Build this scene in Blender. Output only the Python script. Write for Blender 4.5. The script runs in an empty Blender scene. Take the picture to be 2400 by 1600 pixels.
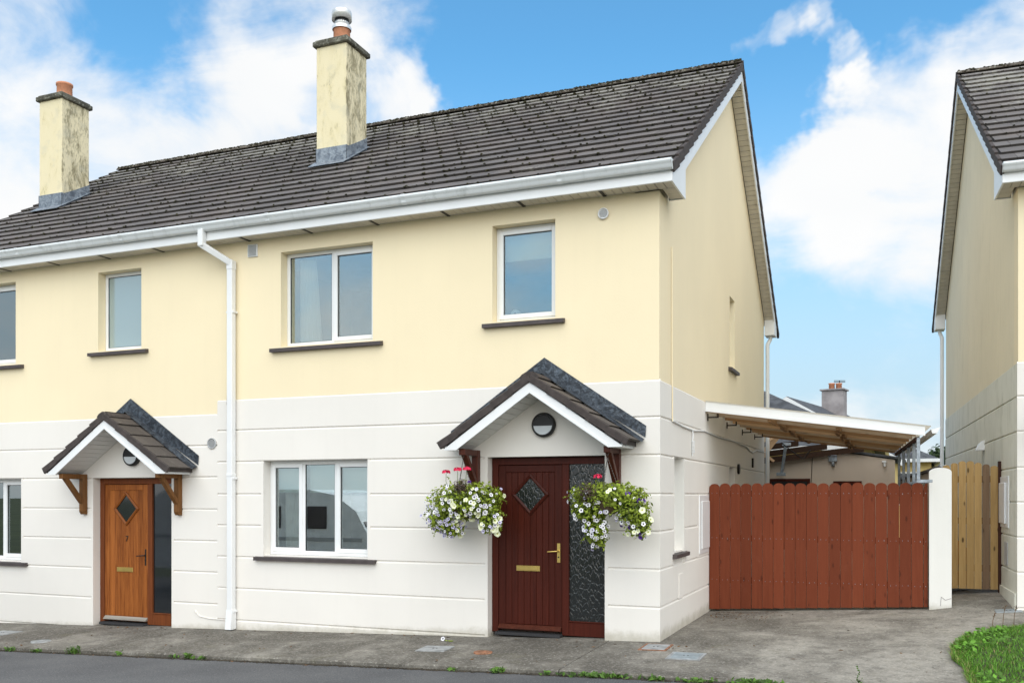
import bpy, bmesh, math, random
from math import sin, cos, pi, radians, atan, sqrt, floor
from mathutils import Vector, Matrix, noise as mnoise

random.seed(7)
S = bpy.context.scene
COL = S.collection

# ------------------------------------------------------------------ camera
YAW = atan(896 / 2185.0)
cam_d = bpy.data.cameras.new('camera')
cam = bpy.data.objects.new('camera', cam_d); COL.objects.link(cam)
cam.location = (2.487, -10.545, 1.68)
cam.rotation_euler = (radians(90), 0, YAW)
cam_d.sensor_width = 36.0
cam_d.lens = 36.0 * 2185 / 2400
cam_d.shift_y = 360 / 2400
cam_d.clip_end = 2000
S.camera = cam

# ------------------------------------------------------------------ world, sun, exposure
SUN_EL, SUN_AZ = radians(49), radians(154)      # azimuth from +Y towards +X: behind the camera, a little to the right
W = bpy.data.worlds.new('World'); S.world = W; W.use_nodes = True
wt = W.node_tree; wt.nodes.clear()
def wn(t, **k):
    n = wt.nodes.new(t)
    for a, b in k.items(): setattr(n, a, b)
    return n
w_out = wn('ShaderNodeOutputWorld'); w_bg = wn('ShaderNodeBackground'); w_bg.inputs[1].default_value = 0.1
wt.links.new(w_bg.outputs[0], w_out.inputs[0])
sky = wn('ShaderNodeTexSky', sky_type='NISHITA'); sky.sun_disc = False
sky.sun_elevation = SUN_EL; sky.sun_rotation = SUN_AZ
sky.air_density = 1.0; sky.dust_density = 0.6; sky.ozone_density = 2.2
tc = wn('ShaderNodeTexCoord')
def wmath(op, a, b=None, c=None, clamp=False):
    n = wn('ShaderNodeMath', operation=op); n.use_clamp = clamp
    for i, v in enumerate((a, b, c)):
        if v is None: continue
        if isinstance(v, (int, float)): n.inputs[i].default_value = v
        else: wt.links.new(v, n.inputs[i])
    return n.outputs[0]
def wvec(op, a, b=None):
    n = wn('ShaderNodeVectorMath', operation=op)
    for i, v in enumerate((a, b)):
        if v is None: continue
        if isinstance(v, (tuple, list, Vector)): n.inputs[i].default_value = tuple(v)
        else: wt.links.new(v, n.inputs[i])
    return n
nrm = wvec('NORMALIZE', tc.outputs['Generated']).outputs[0]
sep = wn('ShaderNodeSeparateXYZ'); wt.links.new(nrm, sep.inputs[0])
zc = wmath('MAXIMUM', sep.outputs[2], 0.0)
den = wmath('ADD', zc, 0.30)
cmb = wn('ShaderNodeCombineXYZ')
wt.links.new(wmath('DIVIDE', sep.outputs[0], den), cmb.inputs[0])
wt.links.new(wmath('DIVIDE', sep.outputs[1], den), cmb.inputs[1])
def wnoise(vec, scale, detail, rough=0.55, dist=0.0):
    n = wn('ShaderNodeTexNoise'); n.inputs['Scale'].default_value = scale; n.inputs['Detail'].default_value = detail
    n.inputs['Roughness'].default_value = rough; n.inputs['Distortion'].default_value = dist
    wt.links.new(vec, n.inputs['Vector']); return n.outputs['Fac']
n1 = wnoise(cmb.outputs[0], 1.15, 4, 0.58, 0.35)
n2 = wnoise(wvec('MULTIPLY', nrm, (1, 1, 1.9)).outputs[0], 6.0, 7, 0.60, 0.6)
cl = wmath('SUBTRACT', wmath('ADD', wmath('MULTIPLY', n1, 0.80), wmath('MULTIPLY', n2, 1.05)), 0.31)  # cover raised for more ambient light; the widest bank thins it in view
# low haze: the sky pales towards the horizon all the way round
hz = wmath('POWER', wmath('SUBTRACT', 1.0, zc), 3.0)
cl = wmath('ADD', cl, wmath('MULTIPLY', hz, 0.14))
# individual cloud banks and clear gaps (direction, half width in degrees, weight)
fwd = Vector((-sin(YAW), cos(YAW), 0)); rgt = Vector((cos(YAW), sin(YAW), 0))
def direction(u, v): return (fwd + rgt * ((u - 1200) / 2185) - Vector((0, 0, (v - 1160) / 2185))).normalized()
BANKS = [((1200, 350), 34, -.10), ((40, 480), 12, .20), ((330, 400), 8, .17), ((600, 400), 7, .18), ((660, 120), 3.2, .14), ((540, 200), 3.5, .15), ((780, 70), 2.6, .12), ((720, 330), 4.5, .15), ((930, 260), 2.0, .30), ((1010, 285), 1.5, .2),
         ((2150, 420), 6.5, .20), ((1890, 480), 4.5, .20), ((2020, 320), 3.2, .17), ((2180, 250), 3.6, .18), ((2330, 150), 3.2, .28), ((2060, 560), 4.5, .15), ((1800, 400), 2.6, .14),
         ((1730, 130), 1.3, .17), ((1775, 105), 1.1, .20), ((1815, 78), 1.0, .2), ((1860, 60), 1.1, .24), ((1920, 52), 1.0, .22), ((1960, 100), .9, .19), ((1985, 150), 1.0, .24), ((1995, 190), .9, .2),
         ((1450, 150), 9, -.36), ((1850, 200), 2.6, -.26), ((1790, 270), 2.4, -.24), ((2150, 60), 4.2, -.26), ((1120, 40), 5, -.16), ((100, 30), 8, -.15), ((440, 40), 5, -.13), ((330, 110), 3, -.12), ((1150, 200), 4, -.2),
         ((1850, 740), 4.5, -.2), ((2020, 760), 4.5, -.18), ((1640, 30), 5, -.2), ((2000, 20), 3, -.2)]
wrp = wn('ShaderNodeTexNoise'); wrp.inputs['Scale'].default_value = 8.0; wrp.inputs['Detail'].default_value = 5; wrp.inputs['Roughness'].default_value = .62
wt.links.new(nrm, wrp.inputs['Vector'])
wadd = wvec('MULTIPLY', wvec('SUBTRACT', wrp.outputs['Color'], (.5, .5, .5)).outputs[0], (.15, .15, .10)).outputs[0]
nrw = wvec('NORMALIZE', wvec('ADD', nrm, wadd).outputs[0]).outputs[0]
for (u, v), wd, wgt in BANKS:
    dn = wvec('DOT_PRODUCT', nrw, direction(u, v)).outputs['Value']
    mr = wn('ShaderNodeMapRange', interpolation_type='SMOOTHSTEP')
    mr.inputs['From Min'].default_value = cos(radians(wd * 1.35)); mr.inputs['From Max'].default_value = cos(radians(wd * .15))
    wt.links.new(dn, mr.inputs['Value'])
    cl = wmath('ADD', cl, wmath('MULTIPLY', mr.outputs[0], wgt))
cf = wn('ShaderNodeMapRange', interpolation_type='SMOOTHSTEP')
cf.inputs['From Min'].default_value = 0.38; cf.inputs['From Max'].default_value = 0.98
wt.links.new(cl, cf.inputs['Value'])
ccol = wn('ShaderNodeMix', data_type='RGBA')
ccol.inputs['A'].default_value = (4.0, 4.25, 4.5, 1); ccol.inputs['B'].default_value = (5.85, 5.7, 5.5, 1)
wt.links.new(n1, ccol.inputs['Factor'])
skc = wn('ShaderNodeMix', data_type='RGBA', blend_type='MULTIPLY'); skc.inputs['Factor'].default_value = 1
wt.links.new(sky.outputs[0], skc.inputs['A']); skc.inputs['B'].default_value = (.52, 1.06, 1.17, 1)
wmx = wn('ShaderNodeMix', data_type='RGBA')
hzm = wn('ShaderNodeMix', data_type='RGBA'); hzm.inputs['B'].default_value = (3.0, 3.75, 4.3, 1)
hzr = wn('ShaderNodeMapRange', interpolation_type='SMOOTHSTEP'); wt.links.new(zc, hzr.inputs['Value'])
hzr.inputs['From Min'].default_value = .04; hzr.inputs['From Max'].default_value = .44; hzr.inputs['To Min'].default_value = .95; hzr.inputs['To Max'].default_value = .04
wt.links.new(hzr.outputs[0], hzm.inputs['Factor']); wt.links.new(skc.outputs['Result'], hzm.inputs['A'])
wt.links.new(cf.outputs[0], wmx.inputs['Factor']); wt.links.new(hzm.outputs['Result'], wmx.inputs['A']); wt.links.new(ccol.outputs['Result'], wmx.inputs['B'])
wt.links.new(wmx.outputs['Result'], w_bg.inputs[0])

W.cycles.sampling_method = 'MANUAL'; W.cycles.sample_map_resolution = 512
sun_d = bpy.data.lights.new('sun', 'SUN'); sun_d.energy = 1.95; sun_d.angle = radians(98); sun_d.color = (1, .89, .76)
sun = bpy.data.objects.new('sun', sun_d); COL.objects.link(sun)
sv = Vector((sin(SUN_AZ) * cos(SUN_EL), cos(SUN_AZ) * cos(SUN_EL), sin(SUN_EL)))
sun.rotation_euler = sv.to_track_quat('Z', 'Y').to_euler(); sun.location = (6, -12, 14)

vs = S.view_settings
vs.view_transform = 'Standard'; vs.look = 'None'; vs.gamma = 1.0; vs.use_curve_mapping = False
vs.exposure = 0.98
S.cycles.max_bounces = 5; S.cycles.diffuse_bounces = 3; S.cycles.glossy_bounces = 3; S.cycles.transparent_max_bounces = 8; S.cycles.use_denoising = True
S.cycles.sample_clamp_indirect = 6

# ------------------------------------------------------------------ helpers: materials
def srgb(r, g, b):
    f = lambda c: (c / 255 / 12.92) if c / 255 <= .04045 else ((c / 255 + .055) / 1.055) ** 2.4
    return (f(r), f(g), f(b), 1)
class NT:
    def __init__(s, name, rough=.6, metal=0.0, spec=.5):
        s.m = bpy.data.materials.new(name); s.m.use_nodes = True; s.t = s.m.node_tree
        s.b = s.t.nodes['Principled BSDF']; s.b.inputs['Roughness'].default_value = rough
        s.b.inputs['Metallic'].default_value = metal; s.b.inputs['Specular IOR Level'].default_value = spec
        s._pos = None
    def n(s, t, **k):
        x = s.t.nodes.new(t)
        for a, b in k.items(): setattr(x, a, b)
        return x
    def l(s, a, b): s.t.links.new(a, b)
    @property
    def pos(s):
        if s._pos is None: s._pos = s.n('ShaderNodeNewGeometry').outputs['Position']
        return s._pos
    def obj(s): return s.n('ShaderNodeTexCoord').outputs['Object']
    def rnd(s): return s.n('ShaderNodeObjectInfo').outputs['Random']
    def mapped(s, sc, vec=None, rot=(0, 0, 0)):
        m = s.n('ShaderNodeMapping'); m.inputs['Scale'].default_value = sc; m.inputs['Rotation'].default_value = rot
        s.l(vec or s.pos, m.inputs['Vector']); return m.outputs[0]
    def noise(s, scale, detail=4, rough=.55, vec=None, dist=0):
        x = s.n('ShaderNodeTexNoise'); x.inputs['Scale'].default_value = scale; x.inputs['Detail'].default_value = detail
        x.inputs['Roughness'].default_value = rough; x.inputs['Distortion'].default_value = dist
        s.l(vec or s.pos, x.inputs['Vector']); return x.outputs['Fac']
    def voro(s, scale, vec=None, feature='F1'):
        x = s.n('ShaderNodeTexVoronoi', feature=feature); x.inputs['Scale'].default_value = scale
        s.l(vec or s.pos, x.inputs['Vector']); return x
    def ramp(s, fac, a, b, lo=0.0, hi=1.0):
        m = s.n('ShaderNodeMapRange', interpolation_type='SMOOTHSTEP')
        m.inputs['From Min'].default_value = a; m.inputs['From Max'].default_value = b
        m.inputs['To Min'].default_value = lo; m.inputs['To Max'].default_value = hi
        s.l(fac, m.inputs['Value']); return m.outputs[0]
    def math(s, op, a, b=None):
        x = s.n('ShaderNodeMath', operation=op)
        for i, v in enumerate((a, b)):
            if v is None: continue
            if isinstance(v, (int, float)): x.inputs[i].default_value = v
            else: s.l(v, x.inputs[i])
        return x.outputs[0]
    def mix(s, fac, a, b, blend='MIX'):
        x = s.n('ShaderNodeMix', data_type='RGBA', blend_type=blend)
        for k, v in (('Factor', fac), ('A', a), ('B', b)):
            i = x.inputs[k] if k == 'Factor' else x.inputs[k]
            if isinstance(v, (int, float)): i.default_value = v
            elif isinstance(v, tuple): i.default_value = v
            else: s.l(v, i)
        return x.outputs['Result']
    def col(s, c):
        if isinstance(c, tuple): s.b.inputs['Base Color'].default_value = c
        else: s.l(c, s.b.inputs['Base Color'])
        return s
    def rough(s, v):
        if isinstance(v, (int, float)): s.b.inputs['Roughness'].default_value = v
        else: s.l(v, s.b.inputs['Roughness'])
        return s
    def bump(s, h, strength=.3, dist=.01):
        x = s.n('ShaderNodeBump'); x.inputs['Strength'].default_value = strength; x.inputs['Distance'].default_value = dist
        s.l(h, x.inputs['Height']); s.l(x.outputs[0], s.b.inputs['Normal']); return s
def mul(c, k): return (c[0] * k, c[1] * k, c[2] * k, 1)
M = {}
def plain(name, c, rough=.5, metal=0, var=.12, scale=6, bump=0, bscale=80, spec=.5):
    t = NT(name, rough, metal, spec)
    f = t.noise(scale, 5)
    t.col(t.mix(t.ramp(f, .3, .7), mul(c, 1 - var), mul(c, 1 + var * .6)))
    if bump: t.bump(t.noise(bscale, 3), bump, .004)
    M[name] = t.m; return t.m

def wall_paint(name, c, dirt=.0, dirtcol=(.2, .2, .12, 1), streakcol=None):
    t = NT(name, .75, 0, .3)
    big = t.noise(.55, 4); st = t.noise(1.0, 5, .6, t.mapped((7, 7, .55)))
    a = t.mix(t.ramp(big, .3, .75), mul(c, .965), mul(c, 1.02))
    a = t.mix(t.ramp(st, .45, .8, 0, .10), a, mul(c, .82))
    if dirt:
        d = t.noise(2.3, 8, .7, t.mapped((1.2, 1.2, .7)), .4); d2 = t.noise(1, 6, .7, t.mapped((9, 9, .8)))
        f = t.math('MULTIPLY', t.ramp(d, .42, .72), t.ramp(d2, .3, .7))
        a = t.mix(t.math('MULTIPLY', f, dirt), a, dirtcol)
    s3 = t.n('ShaderNodeSeparateXYZ'); t.l(t.pos, s3.inputs[0])
    hgt = t.math('SUBTRACT', s3.outputs[2], t.math('MULTIPLY', s3.outputs[0], .04))     # height above the sloping pavement
    lowf = t.math('ADD', t.ramp(hgt, .0, .30, .62, 0), t.math('MULTIPLY', t.noise(4, 7, .75), .62))
    a = t.mix(t.ramp(lowf, .60, 1.0, 0, .6), a, (.34, .31, .22, 1))                       # mud splashed up by the rain
    a = t.mix(t.ramp(t.noise(11, 6, .7), .66, .76, 0, .12), a, mul(c, .6))
    t.col(a)
    t.bump(t.noise(60, 4), .2, .006)
    M[name] = t.m
CREAM = (.90, .775, .535, 1); WHITE = (.82, .785, .73, 1)
wall_paint('cream', CREAM); wall_paint('white', WHITE)
wall_paint('cream_dirty', (.84, .745, .54, 1), .28, (.50, .44, .28, 1)); wall_paint('white_dirty', (.76, .75, .65, 1), .55, (.32, .32, .22, 1))
wall_paint('beige', (.62, .52, .43, 1), .1); wall_paint('pillar_paint', (.80, .79, .75, 1), .06, (.4, .38, .3, 1))

def chimney_paint():
    t = NT('chimney', .85, 0, .2)
    c = (.80, .71, .48, 1)
    f1 = t.noise(5, 9, .7, t.mapped((1, 1, .45)), .6); f2 = t.noise(30, 6, .7, t.mapped((1, 1, .35)))
    s = t.n('ShaderNodeSeparateXYZ'); t.l(t.n('ShaderNodeNewGeometry').outputs['Normal'], s.inputs[0])
    east = t.ramp(s.outputs[0], .3, .8)                        # the weather side carries far more algae
    g = t.math('ADD', t.math('MULTIPLY', f1, .6), t.math('MULTIPLY', f2, .4))
    g = t.math('ADD', g, t.math('MULTIPLY', east, .115))
    a = t.mix(t.ramp(f1, .45, .75, 0, .5), c, (.62, .53, .27, 1))
    a = t.mix(t.ramp(g, .55, .72, 0, .85), a, (.19, .165, .10, 1))
    a = t.mix(t.ramp(t.noise(4, 4), .5, .7, 0, .35), a, (.55, .53, .42, 1))
    t.col(a); t.bump(t.noise(60, 4), .4, .008); M['chimney'] = t.m
chimney_paint()
def lichened(name, c, amount=.5):
    t = NT(name, .9, 0, .2)
    f = t.noise(16, 8, .7); f2 = t.noise(42, 6, .7); f3 = t.noise(5, 5)
    a = t.mix(t.ramp(f3, .35, .7), mul(c, .6), mul(c, 1.3))
    a = t.mix(t.ramp(f, .52, .64, 0, amount), a, (.34, .34, .28, 1))
    a = t.mix(t.ramp(f2, .58, .68, 0, amount), a, (.05, .05, .035, 1))
    a = t.mix(t.ramp(t.noise(9, 6, .7), .62, .72, 0, amount * .7), a, (.45, .34, .08, 1))
    t.col(a); t.bump(f2, .6, .01); M[name] = t.m
lichened('cap_stone', (.12, .115, .09, 1), .8); lichened('ridge', (.10, .085, .07, 1), .75)
def roof_tile_mat(name, c, lich):
    t = NT(name, .82, 0, .3)
    r = t.rnd()
    a = t.mix(r, mul(c, .86), mul(c, 1.18))
    a = t.mix(t.ramp(t.noise(1.1, 5), .4, .7, 0, .6), a, mul((c[0] * 1.05, c[1] * .98, c[2] * .93, 1), 1.3))
    s = t.n('ShaderNodeSeparateXYZ'); t.l(t.pos, s.inputs[0])
    up = t.ramp(s.outputs[2], 6.6, 8.7)                       # lichen thrives towards the ridge
    l = t.math('ADD', t.math('ADD', t.math('MULTIPLY', t.noise(13, 6, .75), .6), t.math('MULTIPLY', t.noise(1.6, 4, .6), .4)), t.math('MULTIPLY', up, .13))
    a = t.mix(t.ramp(l, .56, .68, 0, lich), a, (.34, .33, .29, 1))
    a = t.mix(t.ramp(t.noise(34, 6, .7), .60, .70, 0, .7), a, (.035, .032, .022, 1))
    y = t.math('ADD', t.noise(7, 7, .75), t.math('MULTIPLY', up, .07))
    a = t.mix(t.ramp(y, .70, .76, 0, lich), a, (.40, .27, .07, 1))
    t.col(a); t.bump(t.math('ADD', t.noise(120, 3), t.noise(22, 4)), .35, .005); M[name] = t.m
roof_tile_mat('tile', (.128, .118, .115, 1), .75)
roof_tile_mat('porch_tile', (.085, .074, .066, 1), .35)
plain('roof_deck', (.02, .018, .016, 1), .9); plain('verge', (.058, .046, .042, 1), .85, var=.3, scale=14, bump=.5, bscale=50)
plain('moss', (.05, .046, .022, 1), 1, var=.6, scale=30)
def lead():
    t = NT('lead', .42, .25, .5)
    f = t.noise(9, 7, .7, None, 1.2)
    a = t.mix(t.ramp(f, .35, .65), (.12, .14, .17, 1), (.30, .34, .38, 1))
    a = t.mix(t.ramp(t.noise(24, 6, .7, None, 1.0), .60, .72, 0, .7), a, (.55, .57, .58, 1))
    t.col(a).rough(t.ramp(f, .3, .7, .3, .6)); t.bump(t.noise(12, 4, .6, None, .8), .5, .02); M['lead'] = t.m
    t = NT('lead_dark', .35, .35, .5)
    a = t.mix(t.ramp(f2 := t.noise(11, 7, .7, None, 1.5), .4, .66), (.030, .036, .045, 1), (.10, .12, .145, 1))
    a = t.mix(t.ramp(t.noise(30, 6, .75, None, 1.6), .64, .72, 0, .6), a, (.45, .48, .5, 1))
    t.col(a); t.bump(t.noise(10, 4, .6, None, 1), .6, .02); M['lead_dark'] = t.m
lead()
plain('upvc', (.82, .83, .83, 1), .32, var=.03, scale=3)
def gutter_mat():
    t = NT('gutter', .35)
    a = t.mix(t.ramp(t.noise(1, 6, .65, t.mapped((9, 1, 1.2))), .5, .75, 0, .4), (.76, .79, .80, 1), (.50, .53, .53, 1))
    a = t.mix(t.ramp(t.noise(4, 7, .7), .56, .7, 0, .35), a, (.36, .38, .36, 1))
    t.col(a); M['gutter'] = t.m
gutter_mat()
plain('soffit', (.62, .58, .50, 1), .5, var=.08, scale=5); plain('black', (.012, .012, .012, 1), .5)
plain('sill', (.070, .056, .055, 1), .6, var=.2, scale=9, bump=.2)
plain('terracotta', (.56, .24, .13, 1), .8, var=.25, scale=9); plain('steel', (.80, .80, .78, 1), .35, .5, .12, 12)
plain('galv', (.33, .37, .41, 1), .45, .6, .3, 14); plain('cast_iron', (.09, .07, .06, 1), .7, .3, .4, 20)
plain('brass', (.72, .52, .16, 1), .32, .85, .12, 8); plain('dark_metal', (.03, .025, .022, 1), .4, .5)
plain('grey_plastic', (.45, .46, .46, 1), .5); plain('diffuser', (.62, .66, .68, 1), .35, var=.05)
plain('interior', (.22, .20, .17, 1), .9); plain('carpet', (.12, .09, .07, 1), 1)
plain('fabric', (.80, .78, .72, 1), .95, var=.05); plain('blind', (.66, .76, .68, 1), .8, var=.04)
plain('rust_cover', (.28, .13, .07, 1), .9, 0, .5, 25, .6, 60); plain('rubber', (.03, .03, .032, 1), .8)
def wood(name, c, c2, gloss=.4, grain=1.0, axis='z', knots=0, wear=0, wearcol=None, spread=.35):
    t = NT(name, gloss, 0, .18)
    sc = {'z': (34, 34, 1.6), 'x': (1.6, 34, 34), 'y': (34, 1.6, 34)}[axis]
    off = t.n('ShaderNodeVectorMath', operation='SCALE'); cmbv = t.n('ShaderNodeCombineXYZ'); r = t.rnd()
    for i in range(3): t.l(r, cmbv.inputs[i])
    t.l(cmbv.outputs[0], off.inputs[0]); off.inputs['Scale'].default_value = 23.0
    ad = t.n('ShaderNodeVectorMath', operation='ADD'); t.l(t.pos, ad.inputs[0]); t.l(off.outputs[0], ad.inputs[1])
    g = t.noise(1, 7, .65, t.mapped(sc, ad.outputs[0]), .6 * grain)
    a = t.mix(t.ramp(g, .3, .7), c, c2)
    a = t.mix(t.ramp(r, 0, 1, 0, spread), a, mul(c2, 1.2)); a = t.mix(t.ramp(t.math('FRACT', t.math('MULTIPLY', r, 7.3)), .4, 1, 0, spread), a, mul(c, .75))
    if knots:
        v = t.voro(1, t.mapped({'z': (8, 8, 3.2), 'x': (3.2, 8, 8), 'y': (8, 3.2, 8)}[axis], ad.outputs[0])).outputs['Distance']
        a = t.mix(t.ramp(v, .07, .16, knots, 0), a, mul(c, .22))
    if wear:
        a = t.mix(t.ramp(t.noise(3.3, 8, .72), .58, .72, 0, wear), a, wearcol)
    t.col(a); t.bump(g, .25, .003); M[name] = t.m
wood('mahogany', (.044, .008, .0042, 1), (.072, .0135, .0072, 1), .38)
wood('mahogany_light', (.055, .016, .010, 1), (.10, .028, .016, 1), .4)
wood('oak_door', (.17, .045, .009, 1), (.38, .125, .028, 1), .4, 1.4, wear=.6, wearcol=(.16, .045, .012, 1), spread=.75)
wood('oak_frame', (.10, .028, .010, 1), (.19, .055, .016, 1), .45)
wood('oak_bracket', (.10, .043, .013, 1), (.20, .09, .03, 1), .6, wear=.3, wearcol=(.28, .2, .12, 1))
wood('grey_wood', (.22, .2, .17, 1), (.4, .38, .34, 1), .9, axis='x')
wood('gate_paint', (.140, .031, .012, 1), (.178, .042, .017, 1), .7, .8, knots=.55, wear=.4, wearcol=(.20, .062, .036, 1), spread=.5)
wood('fence_wood', (.36, .22, .085, 1), (.50, .33, .14, 1), .8, 1.2, knots=.9, wear=.3, wearcol=(.30, .20, .09, 1))
wood('fence_old', (.16, .10, .06, 1), (.25, .165, .10, 1), .85, 1.2, knots=.7)
wood('rafter', (.42, .25, .13, 1), (.62, .42, .26, 1), .85, 1.2, 'x', knots=.5, wear=.4, wearcol=(.36, .27, .19, 1), spread=.7)
wood('rafter_grey', (.38, .27, .18, 1), (.56, .44, .33, 1), .9, 1.2, 'x', knots=.5, wear=.4, wearcol=(.3, .24, .19, 1))
wood('rafter_dark', (.24, .13, .065, 1), (.42, .25, .13, 1), .9, 1.2, 'x', knots=.4)
wood('post_brown', (.035, .014, .010, 1), (.06, .024, .016, 1), .7)

def glass(name, refl, tint=(1, 1, 1, 1), bumpy=0, rough=0.0, base=None):
    m = bpy.data.materials.new(name); m.use_nodes = True; t = m.node_tree; t.nodes.clear()
    o = t.nodes.new('ShaderNodeOutputMaterial'); mx = t.nodes.new('ShaderNodeMixShader'); gl = t.nodes.new('ShaderNodeBsdfGlossy')
    gl.inputs['Roughness'].default_value = rough; gl.inputs['Color'].default_value = tint
    if base is None: tr = t.nodes.new('ShaderNodeBsdfTransparent'); tr.inputs[0].default_value = (.86, .9, .9, 1)
    else: tr = t.nodes.new('ShaderNodeBsdfDiffuse'); tr.inputs[0].default_value = base
    fr = t.nodes.new('ShaderNodeFresnel'); fr.inputs[0].default_value = 1.5
    mm = t.nodes.new('ShaderNodeMath'); mm.operation = 'ADD'; mm.use_clamp = True; mm.inputs[1].default_value = refl
    t.links.new(fr.outputs[0], mm.inputs[0]); t.links.new(mm.outputs[0], mx.inputs[0])
    t.links.new(tr.outputs[0], mx.inputs[1]); t.links.new(gl.outputs[0], mx.inputs[2]); t.links.new(mx.outputs[0], o.inputs[0])
    if bumpy:
        g = t.nodes.new('ShaderNodeNewGeometry'); mp = t.nodes.new('ShaderNodeMapping'); mp.inputs['Scale'].default_value = (26, 26, 11)
        n = t.nodes.new('ShaderNodeTexVoronoi'); n.feature = 'DISTANCE_TO_EDGE'; n.inputs['Scale'].default_value = 1
        nn = t.nodes.new('ShaderNodeTexNoise'); nn.inputs['Scale'].default_value = .5; nn.inputs['Detail'].default_value = 3
        b = t.nodes.new('ShaderNodeBump'); b.inputs['Strength'].default_value = bumpy; b.inputs['Distance'].default_value = .012
        ad = t.nodes.new('ShaderNodeVectorMath'); ad.operation = 'MULTIPLY_ADD'; ad.inputs[1].default_value = (1.4, 1.4, 1.4)
        t.links.new(g.outputs['Position'], mp.inputs[0]); t.links.new(mp.outputs[0], nn.inputs['Vector'])
        t.links.new(nn.outputs['Color'], ad.inputs[0]); t.links.new(mp.outputs[0], ad.inputs[2]); t.links.new(ad.outputs[0], n.inputs['Vector'])
        rp = t.nodes.new('ShaderNodeMapRange'); rp.interpolation_type = 'SMOOTHSTEP'; rp.inputs['From Max'].default_value = .16; t.links.new(n.outputs['Distance'], rp.inputs['Value']); t.links.new(rp.outputs[0], b.inputs['Height']); t.links.new(b.outputs[0], gl.inputs['Normal'])
    M[name] = m
glass('glass', .26, (.90, .99, 1, 1)); glass('frosted', .22, (.92, .99, 1, 1), base=(.25, .34, .36, 1), rough=.12)
glass('textured_glass', .02, bumpy=.22, base=(.014, .016, .016, 1), rough=.12); glass('dark_glass', .06, base=(.01, .012, .014, 1), rough=.05)

def concrete():
    t = NT('concrete', .9, 0, .25)
    c1, c2 = (.115, .105, .088, 1), (.32, .30, .26, 1)
    s = t.n('ShaderNodeSeparateXYZ'); t.l(t.pos, s.inputs[0])
    east = t.ramp(s.outputs[0], -.8, 3.4, -.03, .13)          # slab paler towards the side passage
    f = t.math('ADD', t.noise(1.1, 7, .65, t.mapped((1, .8, 1)), .4), east)
    a = t.mix(t.ramp(f, .36, .72), c1, c2)
    f2 = t.noise(5, 8, .75)
    a = t.mix(t.ramp(f2, .42, .66, 0, .45), a, (.06, .055, .047, 1))
    g1 = t.noise(30, 5, .8); g2 = t.noise(21, 5, .8, t.mapped((1, 1, 1), None, (0, 0, .7)))
    a = t.mix(t.ramp(g1, .50, .72, 0, .75), a, (.50, .48, .43, 1))
    a = t.mix(t.ramp(g2, .52, .74, 0, .85), a, (.045, .041, .033, 1))
    a = t.mix(t.ramp(t.noise(2.1, 6, .7), .56, .74, 0, .45), a, (.12, .115, .065, 1))
    t.col(a); t.bump(t.math('ADD', g1, t.math('MULTIPLY', f2, 1.0)), .5, .01); M['concrete'] = t.m
    t = NT('asphalt', .85, 0, .3)
    v = t.noise(70, 4, .8); b = t.noise(.7, 6, .6)
    a = t.mix(t.ramp(b, .35, .7), (.082, .084, .088, 1), (.118, .119, .121, 1))
    a = t.mix(t.ramp(v, .54, .68, 0, .7), a, (.36, .355, .345, 1))
    a = t.mix(t.ramp(t.noise(48, 4, .8), .54, .7, 0, .8), a, (.022, .023, .026, 1))
    s = t.n('ShaderNodeSeparateXYZ'); t.l(t.pos, s.inputs[0])
    t.col(a); t.bump(v, .5, .006); M['asphalt'] = t.m
concrete()
plain('earth', (.06, .075, .025, 1), 1, var=.4, scale=.4); plain('dirt', (.05, .042, .03, 1), 1, var=.4, scale=8)
plain('cover_grey', (.30, .31, .31, 1), .75, 0, .3, 10, .3, 120); plain('cover_blue', (.32, .36, .38, 1), .5, .3, .2, 12, .2, 150)
def leafy(name, c, var=.5, trans=.25):
    t = NT(name, .5, 0, .35)
    g = t.n('ShaderNodeNewGeometry'); r = g.outputs['Random Per Island']
    a = t.mix(r, mul(c, 1 - var), mul(c, 1 + var))
    t.col(a)
    tr = t.n('ShaderNodeBsdfTranslucent'); t.l(a, tr.inputs[0]); mx = t.n('ShaderNodeMixShader'); mx.inputs[0].default_value = trans
    o = t.t.nodes['Material Output']; t.l(t.b.outputs[0], mx.inputs[1]); t.l(tr.outputs[0], mx.inputs[2]); t.l(mx.outputs[0], o.inputs[0])
    M[name] = t.m
def sheeting():
    t = NT('poly_sheet', .5); t.col((.55, .55, .52, 1)); tr = t.n('ShaderNodeBsdfTranslucent'); tr.inputs[0].default_value = (.82, .79, .72, 1); mx = t.n('ShaderNodeMixShader'); mx.inputs[0].default_value = .78
    o = t.t.nodes['Material Output']; t.l(t.b.outputs[0], mx.inputs[1]); t.l(tr.outputs[0], mx.inputs[2]); t.l(mx.outputs[0], o.inputs[0]); M['poly_sheet'] = t.m
sheeting()
wood('dark_board', (.03, .017, .011, 1), (.055, .03, .02, 1), .9, axis='x')
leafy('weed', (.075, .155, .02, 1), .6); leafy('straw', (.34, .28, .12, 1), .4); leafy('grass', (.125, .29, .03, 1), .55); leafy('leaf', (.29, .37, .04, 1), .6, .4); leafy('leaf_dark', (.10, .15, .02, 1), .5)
leafy('leaf_bronze', (.07, .045, .03, 1), .5); leafy('tree_leaf', (.045, .08, .02, 1), .5)
for nm, c in dict(petal_white=(.78, .77, .80, 1), petal_cream=(.80, .82, .58, 1), petal_lilac=(.58, .55, .74, 1), petal_purple=(.07, .015, .22, 1),
                  petal_red=(.75, .02, .09, 1), petal_orange=(.6, .22, .06, 1), throat=(.03, .018, .06, 1), throat_y=(.55, .55, .12, 1)).items():
    plain(nm, c, .6, var=.08)
plain('basket_liner', (.10, .07, .04, 1), 1, var=.4, scale=30); plain('chain', (.12, .11, .1, 1), .5, .6)
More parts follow.
